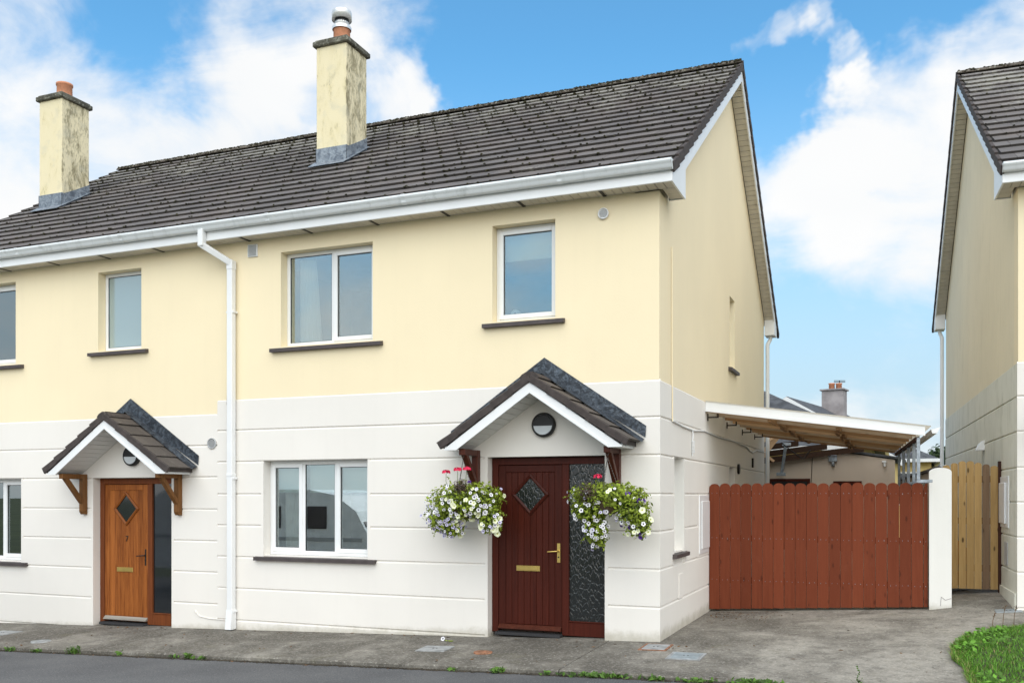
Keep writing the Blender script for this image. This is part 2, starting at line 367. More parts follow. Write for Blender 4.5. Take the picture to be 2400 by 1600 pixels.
plain('slate', (.075, .08, .088, 1), .8, var=.5, scale=5); plain('grey_render', (.34, .31, .31, 1), .9, var=.25, scale=2.5)
plain('yellow_render', (.68, .52, .22, 1), .9, var=.08, scale=2); plain('bark', (.08, .06, .045, 1), .95, var=.4, scale=10)
plain('caravan_white', (.86, .87, .87, 1), .35); plain('caravan_glass', (.03, .02, .025, 1), .1); plain('tyre', (.02, .02, .02, 1), .8)
plain('fallen', (.13, .07, .03, 1), 1, var=.6, scale=9); plain('paper', (.85, .85, .84, 1), .9, var=.03); plain('orange_plastic', (.7, .2, .02, 1), .5)

# ------------------------------------------------------------------ helpers: meshes and objects
class MB:
    def __init__(s): s.v = []; s.f = []; s.mi = []; s.sm = []; s.cur = 0
    def add(s, vs_, fs, smooth=False):
        o = len(s.v); s.v += [tuple(p) for p in vs_]
        for q in fs: s.f.append(tuple(i + o for i in q)); s.mi.append(s.cur); s.sm.append(smooth)
        return s
    def box(s, x0, x1, y0, y1, z0, z1, c=0.0, mat=None):
        if x0 > x1: x0, x1 = x1, x0
        if y0 > y1: y0, y1 = y1, y0
        if z0 > z1: z0, z1 = z1, z0
        if c <= 0:
            vs_ = [Vector(p) for p in ((x0, y0, z0), (x1, y0, z0), (x1, y1, z0), (x0, y1, z0), (x0, y0, z1), (x1, y0, z1), (x1, y1, z1), (x0, y1, z1))]
            fs = [(0, 3, 2, 1), (4, 5, 6, 7), (0, 1, 5, 4), (1, 2, 6, 5), (2, 3, 7, 6), (3, 0, 4, 7)]
        else:
            c = min(c, .49 * min(x1 - x0, y1 - y0, z1 - z0)); vs_ = []; idx = {}
            L = ((x0, x1), (y0, y1), (z0, z1))
            for i in range(8):
                sg = (i & 1, i >> 1 & 1, i >> 2 & 1); p = [L[a][sg[a]] for a in range(3)]
                for a in range(3):
                    q = list(p)
                    for b in range(3):
                        if b != a: q[b] += c if sg[b] == 0 else -c
                    idx[(i, a)] = len(vs_); vs_.append(Vector(q))
            fs = []
            for a in range(3):
                b, d = (a + 1) % 3, (a + 2) % 3
                for sgn in (0, 1):
                    ring = [(0, 0), (1, 0), (1, 1), (0, 1)]
                    fs.append(tuple(idx[((sgn << a) | (u << b) | (w << d), a)] for u, w in ring))
                for u in (0, 1):
                    for w in (0, 1):
                        i0 = (u << b) | (w << d); i1 = i0 | (1 << a)
                        fs.append((idx[(i0, b)], idx[(i1, b)], idx[(i1, d)], idx[(i0, d)]))
            for i in range(8): fs.append((idx[(i, 0)], idx[(i, 1)], idx[(i, 2)]))
        if mat is not None: vs_ = [mat @ p for p in vs_]
        return s.add(vs_, fs)
    def prism(s, poly, axis, a0, a1, mat=None):
        """poly: 2D points in the plane of the other two axes (x: (y,z), y: (x,z), z: (x,y))"""
        def P(p, a): return Vector({'x': (a, p[0], p[1]), 'y': (p[0], a, p[1]), 'z': (p[0], p[1], a)}[axis])
        n = len(poly); vs_ = [P(p, a0) for p in poly] + [P(p, a1) for p in poly]
        if mat is not None: vs_ = [mat @ p for p in vs_]
        return s.add(vs_, [tuple(range(n)), tuple(range(2 * n - 1, n - 1, -1))] + [(i, (i + 1) % n, (i + 1) % n + n, i + n) for i in range(n)])
    def bar(s, p, q, w, d, up=Vector((0, 0, 1)), c=0.0):
        p, q = Vector(p), Vector(q); L = (q - p).length; z = (q - p) / L
        x = up.cross(z)
        if x.length < 1e-5: x = Vector((1, 0, 0)).cross(z)
        x.normalize(); y = z.cross(x)
        m = Matrix((x, y, z)).transposed().to_4x4(); m.translation = p
        return s.box(-w / 2, w / 2, -d / 2, d / 2, 0, L, c, m)
    def tube(s, pts, r, n=8, cap=True):
        pts = [Vector(p) for p in pts]; rs = r if isinstance(r, (list, tuple)) else [r] * len(pts); vs_ = []
        prev = None
        for i, p in enumerate(pts):
            d = (pts[min(i + 1, len(pts) - 1)] - pts[max(i - 1, 0)]).normalized()
            a = d.orthogonal().normalized() if prev is None else (prev - d * prev.dot(d)).normalized()
            prev = a; b = d.cross(a)
            vs_ += [p + (a * cos(2 * pi * k / n) + b * sin(2 * pi * k / n)) * rs[i] for k in range(n)]
        fs = [(i * n + k, i * n + (k + 1) % n, (i + 1) * n + (k + 1) % n, (i + 1) * n + k) for i in range(len(pts) - 1) for k in range(n)]
        s.add(vs_, fs, True)
        if cap:
            s.add(vs_[:n], [tuple(range(n))]); s.add(vs_[-n:], [tuple(range(n))])
        return s
    def lathe(s, prof, n, origin, axis='z'):
        vs_ = []
        for r, h in prof:
            for k in range(n):
                a = 2 * pi * k / n; u, w = r * cos(a), r * sin(a)
                p = {'z': (u, w, h), 'y': (u, h, w), 'x': (h, u, w)}[axis]
                vs_.append(Vector(p) + Vector(origin))
        fs = [(i * n + k, i * n + (k + 1) % n, (i + 1) * n + (k + 1) % n, (i + 1) * n + k) for i in range(len(prof) - 1) for k in range(n)]
        return s.add(vs_, fs, True)
    def mesh(s, name, mats, fix=True):
        me = bpy.data.meshes.new(name); me.from_pydata(s.v, [], s.f)
        for m in (mats if isinstance(mats, (list, tuple)) else [mats]): me.materials.append(M[m])
        me.polygons.foreach_set('material_index', s.mi); me.polygons.foreach_set('use_smooth', s.sm)
        if fix:
            bm = bmesh.new(); bm.from_mesh(me); bmesh.ops.recalc_face_normals(bm, faces=bm.faces); bm.to_mesh(me); bm.free()
        me.update(); return me
def obj(name, mb, mats, parent=None, loc=None, fix=True):
    me = mb.mesh(name, mats, fix) if isinstance(mb, MB) else mb
    o = bpy.data.objects.new(name, me); COL.objects.link(o)
    if parent is not None:
        o.parent = parent
        if parent.type == 'EMPTY' and 'b' in parent.keys() and loc is None: o.location = -Vector(parent['b'])
    if loc is not None: o.location = loc
    return o
def inst(me, parent, mat4, name):
    o = bpy.data.objects.new(name, me); COL.objects.link(o); o.parent = parent; o.matrix_basis = mat4; return o
def tag(o, label, cat, group=None):
    o['label'] = label; o['category'] = cat
    if group: o['group'] = group
    return o
def struct(o): o['kind'] = 'structure'; return o
def stuff(o): o['kind'] = 'stuff'; return o
def thing(name, label, cat, base=(0, 0, 0), mw=None, group=None):
    """Empty at the base point; its children keep the coordinates of the frame mw (identity = world)"""
    e = bpy.data.objects.new(name, None); COL.objects.link(e); e.empty_display_size = .2
    mw = mw or Matrix(); e.matrix_world = mw @ Matrix.Translation(base); e['b'] = list(base)
    return tag(e, label, cat, group)
def vm(x, y, z): return Vector((x, y, z))

# ------------------------------------------------------------------ ground heights
def clamp(v, a, b): return max(a, min(b, v))
def zg(X, Y):
    if X < 0: z = .031 * max(X, -14)
    else: z = (.055 * min(X, 2.9) + .1 * clamp(X - 2.9, 0, 1.4)) * clamp((Y + 2.2) / 5.2, .08, 1)
    z += .02 * clamp(Y, -1.8, 0)
    z += .07 * clamp(Y - 2.7, 0, 1.3) * clamp((X - 2.9) / .3, 0, 1)
    return z
def sheet(name, xs, ys, zf, mat, parent=None, skirt=.12, smooth=True, keep=None):
    m = MB(); nx, ny = len(xs), len(ys)
    vs_ = [(x, y, zf(x, y)) for y in ys for x in xs]
    fs = [(j * nx + i, j * nx + i + 1, (j + 1) * nx + i + 1, (j + 1) * nx + i) for j in range(ny - 1) for i in range(nx - 1)
          if keep is None or keep((xs[i] + xs[i + 1]) / 2, (ys[j] + ys[j + 1]) / 2)]
    m.add(vs_, fs, smooth)
    if skirt and keep is None:
        ring = [i for i in range(nx)] + [j * nx + nx - 1 for j in range(1, ny)] + [(ny - 1) * nx + i for i in range(nx - 2, -1, -1)] + [j * nx for j in range(ny - 2, 0, -1)]
        a = [vs_[i] for i in ring]; n = len(a)
        m.add(a + [(p[0], p[1], p[2] - skirt) for p in a], [(i, i + n, (i + 1) % n + n, (i + 1) % n) for i in range(n)])
    return obj(name, m, mat, parent, fix=False)
def rng(a, b, st):
    n = max(1, round((b - a) / st)); return [a + (b - a) * i / n for i in range(n + 1)]
far = [-600, -300, -150, -80, -50, -35, -25]
struct(sheet('ground', far + rng(-18, 16, .5) + [25, 35, 50, 80, 150, 300, 600], far + rng(-18, 14, .5) + [20, 28, 40, 60, 100, 200, 400, 700],
             lambda x, y: zg(x, y) - .16, 'earth', skirt=0))
KERB = -1.8
def road_z(x, y): return zg(x, KERB) - (.055 if x < .2 else max(.02, .055 - .03 * (x - .2))) + .012 * clamp(KERB - y, 0, 3)
struct(sheet('road', [-90, -50, -30, -22] + rng(-18, 14, .5) + [22, 40, 90], rng(-8.6, KERB + .03, .4), road_z, 'asphalt', skirt=.05))
def slab_z(x, y):
    e = clamp((y - KERB) / .03, 0, 1); return zg(x, y) - .012 * (1 - e) ** 2 + .004 * mnoise.noise(Vector((x * 1.3, y * 1.3, 0)))
fp = struct(bpy.data.objects.new('footpath', None)); COL.objects.link(fp)
ysl = [KERB, KERB + .015, KERB + .03] + rng(-1.7, .3, .2)
for a, b in ((-40, -25.0), (-25, -19.0), (-19, -12.75), (-12.75, -6.75), (-6.75, -.6)):
    sheet('paving_slab', rng(a + .006, b - .006, .3), ysl, slab_z, 'concrete', fp)
dw = struct(bpy.data.objects.new('driveway', None)); COL.objects.link(dw)
sheet('paving_slab', rng(-.594, 14, .25), [KERB, KERB + .015, KERB + .03] + rng(-1.7, 3.35, .2), slab_z, 'concrete', dw)
sheet('paving_slab', rng(-.594, 14, .3), rng(3.362, 12, .3), slab_z, 'concrete', dw)

# ------------------------------------------------------------------ houses: shell
YE, YR, ZR, SL, SLR = -.30, 4.875, 8.73, .6476, .708        # eave line, ridge line, slopes of the roof (front, rear)
TH = atan(SL); DEPTH = 9.3; YB = 10.0
def zfront(y): return ZR - SL * (YR - y)
def zrear(y): return ZR - SLR * (y - YR)
ZE = zfront(YE); GAUGE = .32; NC = 19
def wall_panel(m, axis, a0, a1, z0, z1, holes, f, b):
    """rectangular wall with openings; axis 'y' = wall in the XZ plane, 'x' = in the YZ plane; f / b outer and inner plane"""
    us = sorted({a0, a1} | {h[i] for h in holes for i in (0, 1)}); zs = sorted({z0, z1} | {h[i] for h in holes for i in (2, 3)})
    us = [u for u in us if a0 - 1e-6 <= u <= a1 + 1e-6]; zs = [z for z in zs if z0 - 1e-6 <= z <= z1 + 1e-6]
    P = (lambda u, d, z: (u, d, z)) if axis == 'y' else (lambda u, d, z: (d, u, z))
    def solid(i, j):
        if not (0 <= i < len(us) - 1 and 0 <= j < len(zs) - 1): return False
        uc, zc_ = (us[i] + us[i + 1]) / 2, (zs[j] + zs[j + 1]) / 2
        return not any(h[0] < uc < h[1] and h[2] < zc_ < h[3] for h in holes)
    for i in range(len(us) - 1):
        for j in range(len(zs) - 1):
            if not solid(i, j): continue
            u0, u1, w0, w1 = us[i], us[i + 1], zs[j], zs[j + 1]
            m.add([P(u0, f, w0), P(u1, f, w0), P(u1, f, w1), P(u0, f, w1)], [(0, 1, 2, 3)])
            m.add([P(u0, b, w0), P(u1, b, w0), P(u1, b, w1), P(u0, b, w1)], [(3, 2, 1, 0)])
            for di, dj, e in ((-1, 0, (u0, w0, u0, w1)), (1, 0, (u1, w0, u1, w1)), (0, -1, (u0, w0, u1, w0)), (0, 1, (u0, w1, u1, w1))):
                if not solid(i + di, j + dj):
                    m.add([P(e[0], f, e[1]), P(e[2], f, e[3]), P(e[2], b, e[3]), P(e[0], b, e[1])], [(0, 1, 2, 3)])
BANDT = .022; CH = .024
def band(root, axis, a0, a1, z0, z1, out, mat, sgn=1):
    """one raised plaster course; out = plane of its face, sgn = direction from the face into the wall"""
    t = BANDT * sgn; c = CH
    poly = [(out + t, z0), (out + t, z1), (out + t * .9, z1), (out, z1 - c), (out, z0 + c * .45), (out + t * .9, z0)]
    m = MB()
    if axis == 'y': m.prism([(p[0], p[1]) for p in poly], 'x', a0, a1)
    else: m.prism([(p[0], p[1]) for p in poly], 'y', a0, a1)
    return obj('plaster_course', m, mat, root)
def courses(root, axis, a0, a1, levels, holes, out, mat, sgn=1, plainz=()):
    """plaster courses between the grooves, cut round openings; holes (a0,a1,z0,z1) get a flat margin"""
    mg = .04
    for z1, z0 in zip(levels[:-1], levels[1:]):
        cuts = [(h[0] - mg, h[1] + mg, h) for h in holes if h[2] < z1 - .06 and h[3] > z0 + .06]
        x = a0
        for c0, c1, h in sorted(cuts):
            if c0 - x > .03: band(root, axis, x, c0, z0, z1, out, mat, sgn)
            t = out + BANDT * sgn
            for u0, u1 in (((c0, h[0]), (h[1], c1)) if not h[4:] else ((c0, c1),)):
                if u0 < a0: u0 = a0
                if h[4:] and z1 == levels[0] and axis == 'y':
                    obj('opening_margin', MB().prism([(t, z0), (t, z1), (out + BANDT * sgn * .9, z1), (out, z1 - CH), (out, z0)], 'x', u0, u1), mat, root); continue
                obj('opening_margin', MB().box(u0, u1, out, t, z0, z1) if axis == 'y' else MB().box(out, t, u0, u1, z0, z1), mat, root)
            x = c1
        if a1 - x > .03: band(root, axis, x, a1, z0, z1, out, mat, sgn)

tile_me = {}
def tile_mesh(mat, w, h=.40, t=.034):
    k = (mat, round(w, 3), h)
    if k not in tile_me:
        m = MB(); r = random.Random(len(tile_me) + 3)
        x0, x1 = -w / 2 + .002, w / 2 - .002
        for a, b in ((x0, x0 + w * .34), (x0 + w * .34, x0 + w * .68), (x0 + w * .68, x1)): pass
        n = 4; bot = []; top = []
        for i in range(n + 1):
            x = x0 + (x1 - x0) * i / n; j = r.uniform(-.004, .004)
            bot.append((x, j)); 
        vs_ = [(x, j + .020, 0) for x, j in bot] + [(x, j, t - .004) for x, j in bot] + [(x, j + .006, t) for x, j in bot] + [(x0, h, t), (x1, h, t), (x0, h, 0), (x1, h, 0)]
        N = n + 1
        fs = [(i, i + 1, N + i + 1, N + i) for i in range(n)] + [(N + i, N + i + 1, 2 * N + i + 1, 2 * N + i) for i in range(n)]
        fs.append(tuple(range(2 * N, 3 * N)) + (3 * N + 1, 3 * N)); fs.append((0, N, 2 * N, 3 * N, 3 * N + 2)); fs.append((n, 3 * N + 3, 3 * N + 1, 3 * N - 1, 2 * N - 1))
        m.add(vs_, fs); tile_me[k] = m.mesh('roof_tile', mat)
    return tile_me[k]
DELTA = math.asin(.034 / GAUGE)
def slope_mat(x, v, w, th, ye, ze, tilt=0.0, roll=0.0, dirn=1):
    """frame on a slope: x along the eave, v metres up the slope, w above it"""
    t = th - tilt
    X = Vector((1, 0, 0)); V = Vector((0, cos(t) * dirn, sin(t))); Nn = Vector((0, -sin(t) * dirn, cos(t)))
    p = Vector((x, ye, ze)) + Vector((0, cos(th) * dirn, sin(th))) * v + Vector((0, -sin(th) * dirn, cos(th))) * w
    m = Matrix((X, V, Nn)).transposed().to_4x4() @ Matrix.Rotation(roll, 4, 'Z'); m.translation = p
    return m
def blob(m, c, r, rnd, flat=.55):
    t = (1 + 5 ** .5) / 2
    vs_ = [Vector(p).normalized() for p in ((-1, t, 0), (1, t, 0), (-1, -t, 0), (1, -t, 0), (0, -1, t), (0, 1, t), (0, -1, -t), (0, 1, -t), (t, 0, -1), (t, 0, 1), (-t, 0, -1), (-t, 0, 1))]
    fs = [(0, 11, 5), (0, 5, 1), (0, 1, 7), (0, 7, 10), (0, 10, 11), (1, 5, 9), (5, 11, 4), (11, 10, 2), (10, 7, 6), (7, 1, 8), (3, 9, 4), (3, 4, 2), (3, 2, 6), (3, 6, 8), (3, 8, 9), (4, 9, 5), (2, 4, 11), (6, 2, 10), (8, 6, 7), (9, 8, 1)]
    k = [rnd.uniform(.7, 1.25) for _ in vs_]
    m.add([Vector(c) + Vector((p.x * r * q, p.y * r * q, p.z * r * q * flat)) for p, q in zip(vs_, k)], fs, True)

def roof(root, x0, x1, gables, key, hole=None, campos=None, maxtiles=300, xfull=None, moss=350):
    """gables: subset of {'l','r'}; hole: chimney footprint (x0,x1,y0,y1)"""
    rnd = random.Random(key)
    m = MB()
    yf, yb = YE + .05, DEPTH + .36; o_ = .045; b_ = .10
    m.prism([(yf, zfront(yf) - o_), (YR, ZR - o_), (yb, zrear(yb) - o_), (yb, zrear(yb) - b_ - .0), (YR, ZR - b_), (yf, zfront(yf) - .10)], 'x', x0 + .015, x1 - .015)
    deck = obj('roof', m, 'roof_deck', root)
    spots = []
    for c in range(NC):
        off = 0 if c % 2 else .15; w = .30
        k0 = floor((x0 - off) / w) - 1
        for k in range(k0, k0 + int((x1 - x0) / w) + 4):
            a, b = max(x0, k * w + off), min(x1, (k + 1) * w + off)
            if b - a < .06: continue
            xc = (a + b) / 2; v = c * GAUGE
            y = YE + cos(TH) * (v + .16); 
            if hole and hole[0] + .02 < a and b < hole[1] - .02 and hole[2] < y < hole[3] - .15: continue
            spots.append((xc, v, b - a))
    cp = Vector(campos)
    spots.sort(key=lambda s_: (Vector((s_[0], YE + cos(TH) * s_[1], ZE + sin(TH) * s_[1])) - cp).length)
    rest = MB()
    for i, (xc, v, w) in enumerate(spots):
        mt = slope_mat(xc, v + rnd.gauss(0, .0015), -.034 + rnd.uniform(-.001, .002), TH, YE, ZE, DELTA + rnd.gauss(0, .0015), rnd.gauss(0, .002))
        me = tile_mesh('tile', w)
        if i < maxtiles: inst(me, deck, mt, 'roof_tile')
        else: rest.add([mt @ vv.co for vv in me.vertices], [tuple(p.vertices) for p in me.polygons])
    if rest.v: stuff(obj('roof_tile_field', rest, 'tile', deck, fix=False))
    # ridge tiles
    n = round((x1 - x0) / .46); L = (x1 - x0) / n; arc = [radians(a) for a in (-62, -40, -20, 0, 20, 40, 62)]
    rm = MB(); R_ = .16
    pts = [(R_ * sin(a), R_ * cos(a)) for a in arc] + [((R_ - .02) * sin(a), (R_ - .02) * cos(a)) for a in reversed(arc)]
    rm.prism(pts, 'x', -L / 2 - .004, L / 2 - .006)
    ridge_me = rm.mesh('ridge_tile', 'ridge')
    for i in range(n):
        mt = Matrix.Translation((x0 + (i + .5) * L, YR, ZR - .147 + rnd.uniform(-.006, .006))) @ Matrix.Rotation(rnd.gauss(0, .008), 4, 'Y') @ Matrix.Rotation(rnd.gauss(0, .02), 4, 'X')
        inst(ridge_me, deck, mt, 'ridge_tile')
    # moss cushions on the tile edges, thickest in the upper courses
    mm = MB()
    for _ in range(moss):
        c = int(min(NC - 1, NC * (1 - rnd.random() ** 1.6 * .98))); x = rnd.uniform(x0, x1)
        if rnd.random() < .7: x = round((x - (0 if c % 2 else .15)) / .3) * .3 + (0 if c % 2 else .15) + rnd.gauss(0, .012)
        x = clamp(x, x0 + .02, x1 - .02)
        mt = slope_mat(x, c * GAUGE + rnd.uniform(-.015, .02), .0 + rnd.uniform(-.02, .006), TH, YE, ZE)
        p = mt.translation
        if hole and hole[0] < p.x < hole[1] and hole[2] < p.y < hole[3]: continue
        blob(mm, p, rnd.uniform(.009, .022), rnd)
    for _ in range(moss // 2):
        x = rnd.uniform(x0, x1); a = rnd.uniform(-1.0, .35)
        blob(mm, (x, YR + .16 * sin(a), ZR - .147 + .16 * cos(a)), rnd.uniform(.01, .028), rnd)
    stuff(obj('moss', mm, 'moss', deck, fix=False))
    # verges
    for g in gables:
        s_ = 1 if g == 'r' else -1; xo = x1 if g == 'r' else x0
        for c in range(NC + 1):
            mv = MB(); h = GAUGE + .01 if c < NC else .12
            mv.box(-.022, .022, 0, h, -.115, .006, .004)
            inst(mv.mesh('verge_tile', 'verge'), deck, slope_mat(xo, c * GAUGE, 0, TH, YE, ZE, DELTA * .8), 'verge_tile')
        nr = 19; thr = atan(SLR); yb0 = YB; zb0 = zrear(YB); Lr = (YB - YR) / cos(thr)
        mv = MB(); mv.box(-.022, .022, 0, Lr / nr + .012, -.105, .014, .004); vme = mv.mesh('verge_tile', 'verge')
        for c in range(nr):
            inst(vme, deck, slope_mat(xo, c * Lr / nr, 0, thr, yb0, zb0, DELTA, 0, -1), 'verge_tile')
    return deck

def eaves(root, x0, x1, gables, seed, wall_l, wall_r, zs=5.18, outlet=True):
    """fascia, soffit boards, gutter, barge boards and box ends"""
    yo = -.235; rnd = random.Random(seed)
    m = MB(); m.box(x0, x1, yo - .018, yo, zs, 5.40, .003); m.box(x0, x1, yo - .022, yo - .018, zs + .004, zs + .03); obj('fascia', m, 'upvc', root)
    b0 = x0 + (.02 if 'l' in gables else 0); b1 = x1 - (.02 if 'r' in gables else 0)
    n = round((b1 - b0) / .102); L = (b1 - b0) / n
    m = MB(); m.box(-L / 2 + .003, L / 2 - .003, yo, .02, zs + .012, zs + .022, .002); bm_ = m.mesh('soffit_board', 'soffit')
    m = MB(); m.box(-.02, .02, yo + .002, .02, zs + .009, zs + .020, .002); vm_ = m.mesh('soffit_vent', 'black')
    sof = MB(); sof.box(x0 + .03, x1 - .03, yo, .01, zs + .024, zs + .03); so = obj('soffit', sof, 'roof_deck', root)
    for i in range(n):
        x = b0 + (i + .5) * L; inst(bm_, so, Matrix.Translation((x, 0, rnd.uniform(-.001, .001))), 'soffit_board')
    x = b0 + .55
    while x < b1 - .3:
        inst(vm_, so, Matrix.Translation((x, 0, -.003)), 'soffit_vent'); x += 1.02
    # ogee gutter
    gy = yo - .018
    out = [(gy - .002, 5.410), (gy - .002, 5.325), (gy - .018, 5.302), (gy - .055, 5.300), (gy - .078, 5.318), (gy - .084, 5.345), (gy - .096, 5.362), (gy - .112, 5.378), (gy - .114, 5.402), (gy - .104, 5.410)]
    inn = [(gy - .100, 5.400), (gy - .100, 5.384), (gy - .082, 5.366), (gy - .072, 5.345), (gy - .066, 5.326), (gy - .05, 5.312), (gy - .02, 5.312), (gy - .010, 5.33), (gy - .010, 5.405)]
    m = MB(); poly = out + inn; N = len(poly)
    gx0, gx1 = x0 + (.0 if 'l' in gables else 0), x1 + (.006 if 'r' in gables else 0)
    m.add([(gx0, *p) for p in poly] + [(gx1, *p) for p in poly], [(i, i + 1, i + 1 + N, i + N) for i in range(N - 1)], True)
    g = obj('gutter', m, 'gutter', root)
    for e, xx in (('l', gx0), ('r', gx1)):
        if e in gables:
            m = MB(); m.prism(out, 'x', xx - .004, xx + .004); obj('gutter_end', m, 'gutter', g)
    x = gx0 + 1.1
    um = MB(); sc = [(gy - .057 + (p[0] - gy + .057) * 1.06, 5.355 + (p[1] - 5.355) * 1.06) for p in out]
    um.prism([(max(-9, p[0]), p[1]) for p in sc], 'x', -.028, .028); ume = um.mesh('gutter_union', 'gutter')
    while x < gx1 - .4: inst(ume, g, Matrix.Translation((x, 0, 0)), 'gutter_union'); x += 2.05
    for gside in gables:
        s_ = 1 if gside == 'r' else -1; xo = x1 if s_ > 0 else x0; xw = wall_r if s_ > 0 else wall_l
        xa, xb = sorted((xo - s_ * .022, xo - s_ * .002))
        m = MB(); lo, hi = .335, .115
        ya = .44
        m.prism([(ya, zfront(ya) - hi), (YR, ZR - hi), (YR, ZR - lo), (ya, zfront(ya) - lo)], 'x', xa, xb); obj('barge_board', m, 'upvc', root)
        yz = DEPTH + .02
        m = MB(); m.prism([(YR, ZR - hi), (yz, zrear(yz) - hi), (yz, zrear(yz) - lo), (YR, ZR - lo)], 'x', xa, xb); obj('barge_board', m, 'upvc', root)
        # joint cover strip and box ends
        xc, xd = sorted((xo - s_ * .0, xw))
        m = MB(); m.prism([(yo - .012, zs), (ya + .015, zs), (ya + .015, zfront(ya) - lo + .1), (ya - .05, zfront(ya - .05) - hi), (yo + .03, zfront(yo) - hi), (yo - .012, 5.40)], 'x', xo - s_ * .022, xo + s_ * .0); obj('box_end', m, 'upvc', root)
        m = MB(); m.box(xc + .003, xd - .003, ya - .005, ya + .012, zs + .002, zfront(ya) - lo + .06); obj('box_back', m, 'upvc', root)
        m = MB(); k = 3; Lb = (ya - yo) / 6
        for i in range(2):
            inst((lambda q: q.mesh('soffit_board', 'soffit'))(MB().box(xc + .024 if s_ > 0 else xd - .024, xd - .024 if s_ > 0 else xc + .024, .022 + i * .2, .022 + i * .2 + .197, zs + .012, zs + .022, .002)), so, Matrix(), 'soffit_board')
        m = MB(); m.prism([(yz - .02, 4.985), (yz + .37, 4.985), (yz + .40, zrear(yz + .40) - .04), (yz - .02, zrear(yz) - hi - .02)], 'x', xc, xd); obj('box_end', m, 'upvc', root)
        # raking soffit boards under the rear verge and the front verge
        for dirn, y0_, thx, zf in ((-1, yz, atan(SLR), zrear), (1, ya + .02, TH, zfront)):
            Lr = abs(YR - y0_) / cos(thx); nb = round(Lr / .105); lb = Lr / nb
            q = MB().box(min(xw, xo - s_ * .024), max(xw, xo - s_ * .024), .004, lb - .004, -.012, 0, .002).mesh('soffit_board', 'soffit')
            for i in range(nb):
                mt = slope_mat(0, i * lb, 0, thx, y0_, zf(y0_) - .285, 0, 0, dirn); inst(q, so, mt, 'soffit_board')
            bk = MB(); bk.box(min(xw, xo - s_ * .03) + .004, max(xw, xo - s_ * .03) - .004, 0, Lr, .004, .010, 0, slope_mat(0, 0, 0, thx, y0_, zf(y0_) - .285, 0, 0, dirn)); obj('soffit_backing', bk, 'roof_deck', so)

def gable_wall(root, x, s_, zlow, zsplit, holes, mat_hi, thick=.3):
    """gable in the YZ plane with its face at x, wall thickness towards -s_"""
    xi = x - s_ * thick; zt = 5.18
    m = MB(); wall_panel(m, 'x', .3, DEPTH, zsplit, zt, holes, x - s_ * .012, xi)
    m.prism([(0.012, zt), (DEPTH, zt), (DEPTH, zrear(DEPTH) - .27), (YR, ZR - .27), (0.45, zfront(.45) - .27), (.012, zt + .02)], 'x', x - s_ * .012, xi)
    obj('gable_wall', m, mat_hi, root, fix=False)
    m = MB(); wall_panel(m, 'x', .3, DEPTH, zlow, zsplit, holes, x - s_ * BANDT, xi)
    return m

def window(root, x0, x1, z0, z1, lights, sillx=(.10, .13), glassmat='glass', yw=.15, sash=(), opening_sill=True, axis='y', gx=0.0, sill_out=.055):
    """lights: x positions of mullion centres; sash: indices of the lights that open"""
    m = MB(); fw, fd = .052, .065
    w = None
    def B(mm, a0, a1, d0, d1, c0, c1, ch=.004):
        if axis == 'y': mm.box(a0, a1, d0, d1, c0, c1, ch)
        else: mm.box(gx - d1, gx - d0, a0, a1, c0, c1, ch)
    e = .0015
    B(m, x0 + e, x0 + fw, yw, yw + fd, z0 + e, z1 - e); B(m, x1 - fw, x1 - e, yw, yw + fd, z0 + e, z1 - e)
    B(m, x0 + fw, x1 - fw, yw + .001, yw + fd, z1 - fw, z1 - e); B(m, x0 + fw, x1 - fw, yw + .001, yw + fd, z0 + e, z0 + fw + .01)
    for c in lights: B(m, c - .026, c + .026, yw + .002, yw + fd - .002, z0 + fw, z1 - fw)
    w = obj('window', m, 'upvc', root)
    ed = [x0 + fw] + [c + s_ for c in lights for s_ in (-.026, .026)] + [x1 - fw]
    for i in range(len(lights) + 1):
        a, b = ed[2 * i], ed[2 * i + 1]; c0, c1 = z0 + fw + .01, z1 - fw
        if i in sash:
            o_ = .016; s2 = .040; m = MB()
            B(m, a - o_, a + s2, yw - .014, yw + .05, c0 - o_, c1 + o_); B(m, b - s2, b + o_, yw - .014, yw + .05, c0 - o_, c1 + o_)
            B(m, a + s2, b - s2, yw - .013, yw + .05, c0 - o_, c0 + s2); B(m, a + s2, b - s2, yw - .013, yw + .05, c1 - s2, c1 + o_)
            obj('sash', m, 'upvc', w); a += s2; b -= s2; c0 += s2; c1 -= s2
        m = MB()
        for a0, a1, q0, q1 in ((a, a + .007, c0, c1), (b - .007, b, c0, c1), (a, b, c0, c0 + .007), (a, b, c1 - .007, c1)): B(m, a0, a1, yw + .012, yw + .024, q0, q1, 0)
        obj('gasket', m, 'black', w)
        m = MB(); B(m, a, b, yw + .020, yw + .026, c0, c1, 0); obj('pane', m, glassmat, w)
    m = MB(); so = sill_out
    if axis == 'y': m.prism([(yw + .03, z0 + .005), (-so, z0 - .028), (-so, z0 - .075), (yw + .03, z0 - .075)], 'x', x0 - sillx[0], x1 + sillx[1])
    else: m.prism([(gx - yw - .03, z0 + .005), (gx + so, z0 - .028), (gx + so, z0 - .075), (gx - yw - .03, z0 - .075)], 'y', x0 - sillx[0], x1 + sillx[1])
    obj('sill', m, 'sill', w)
    return w
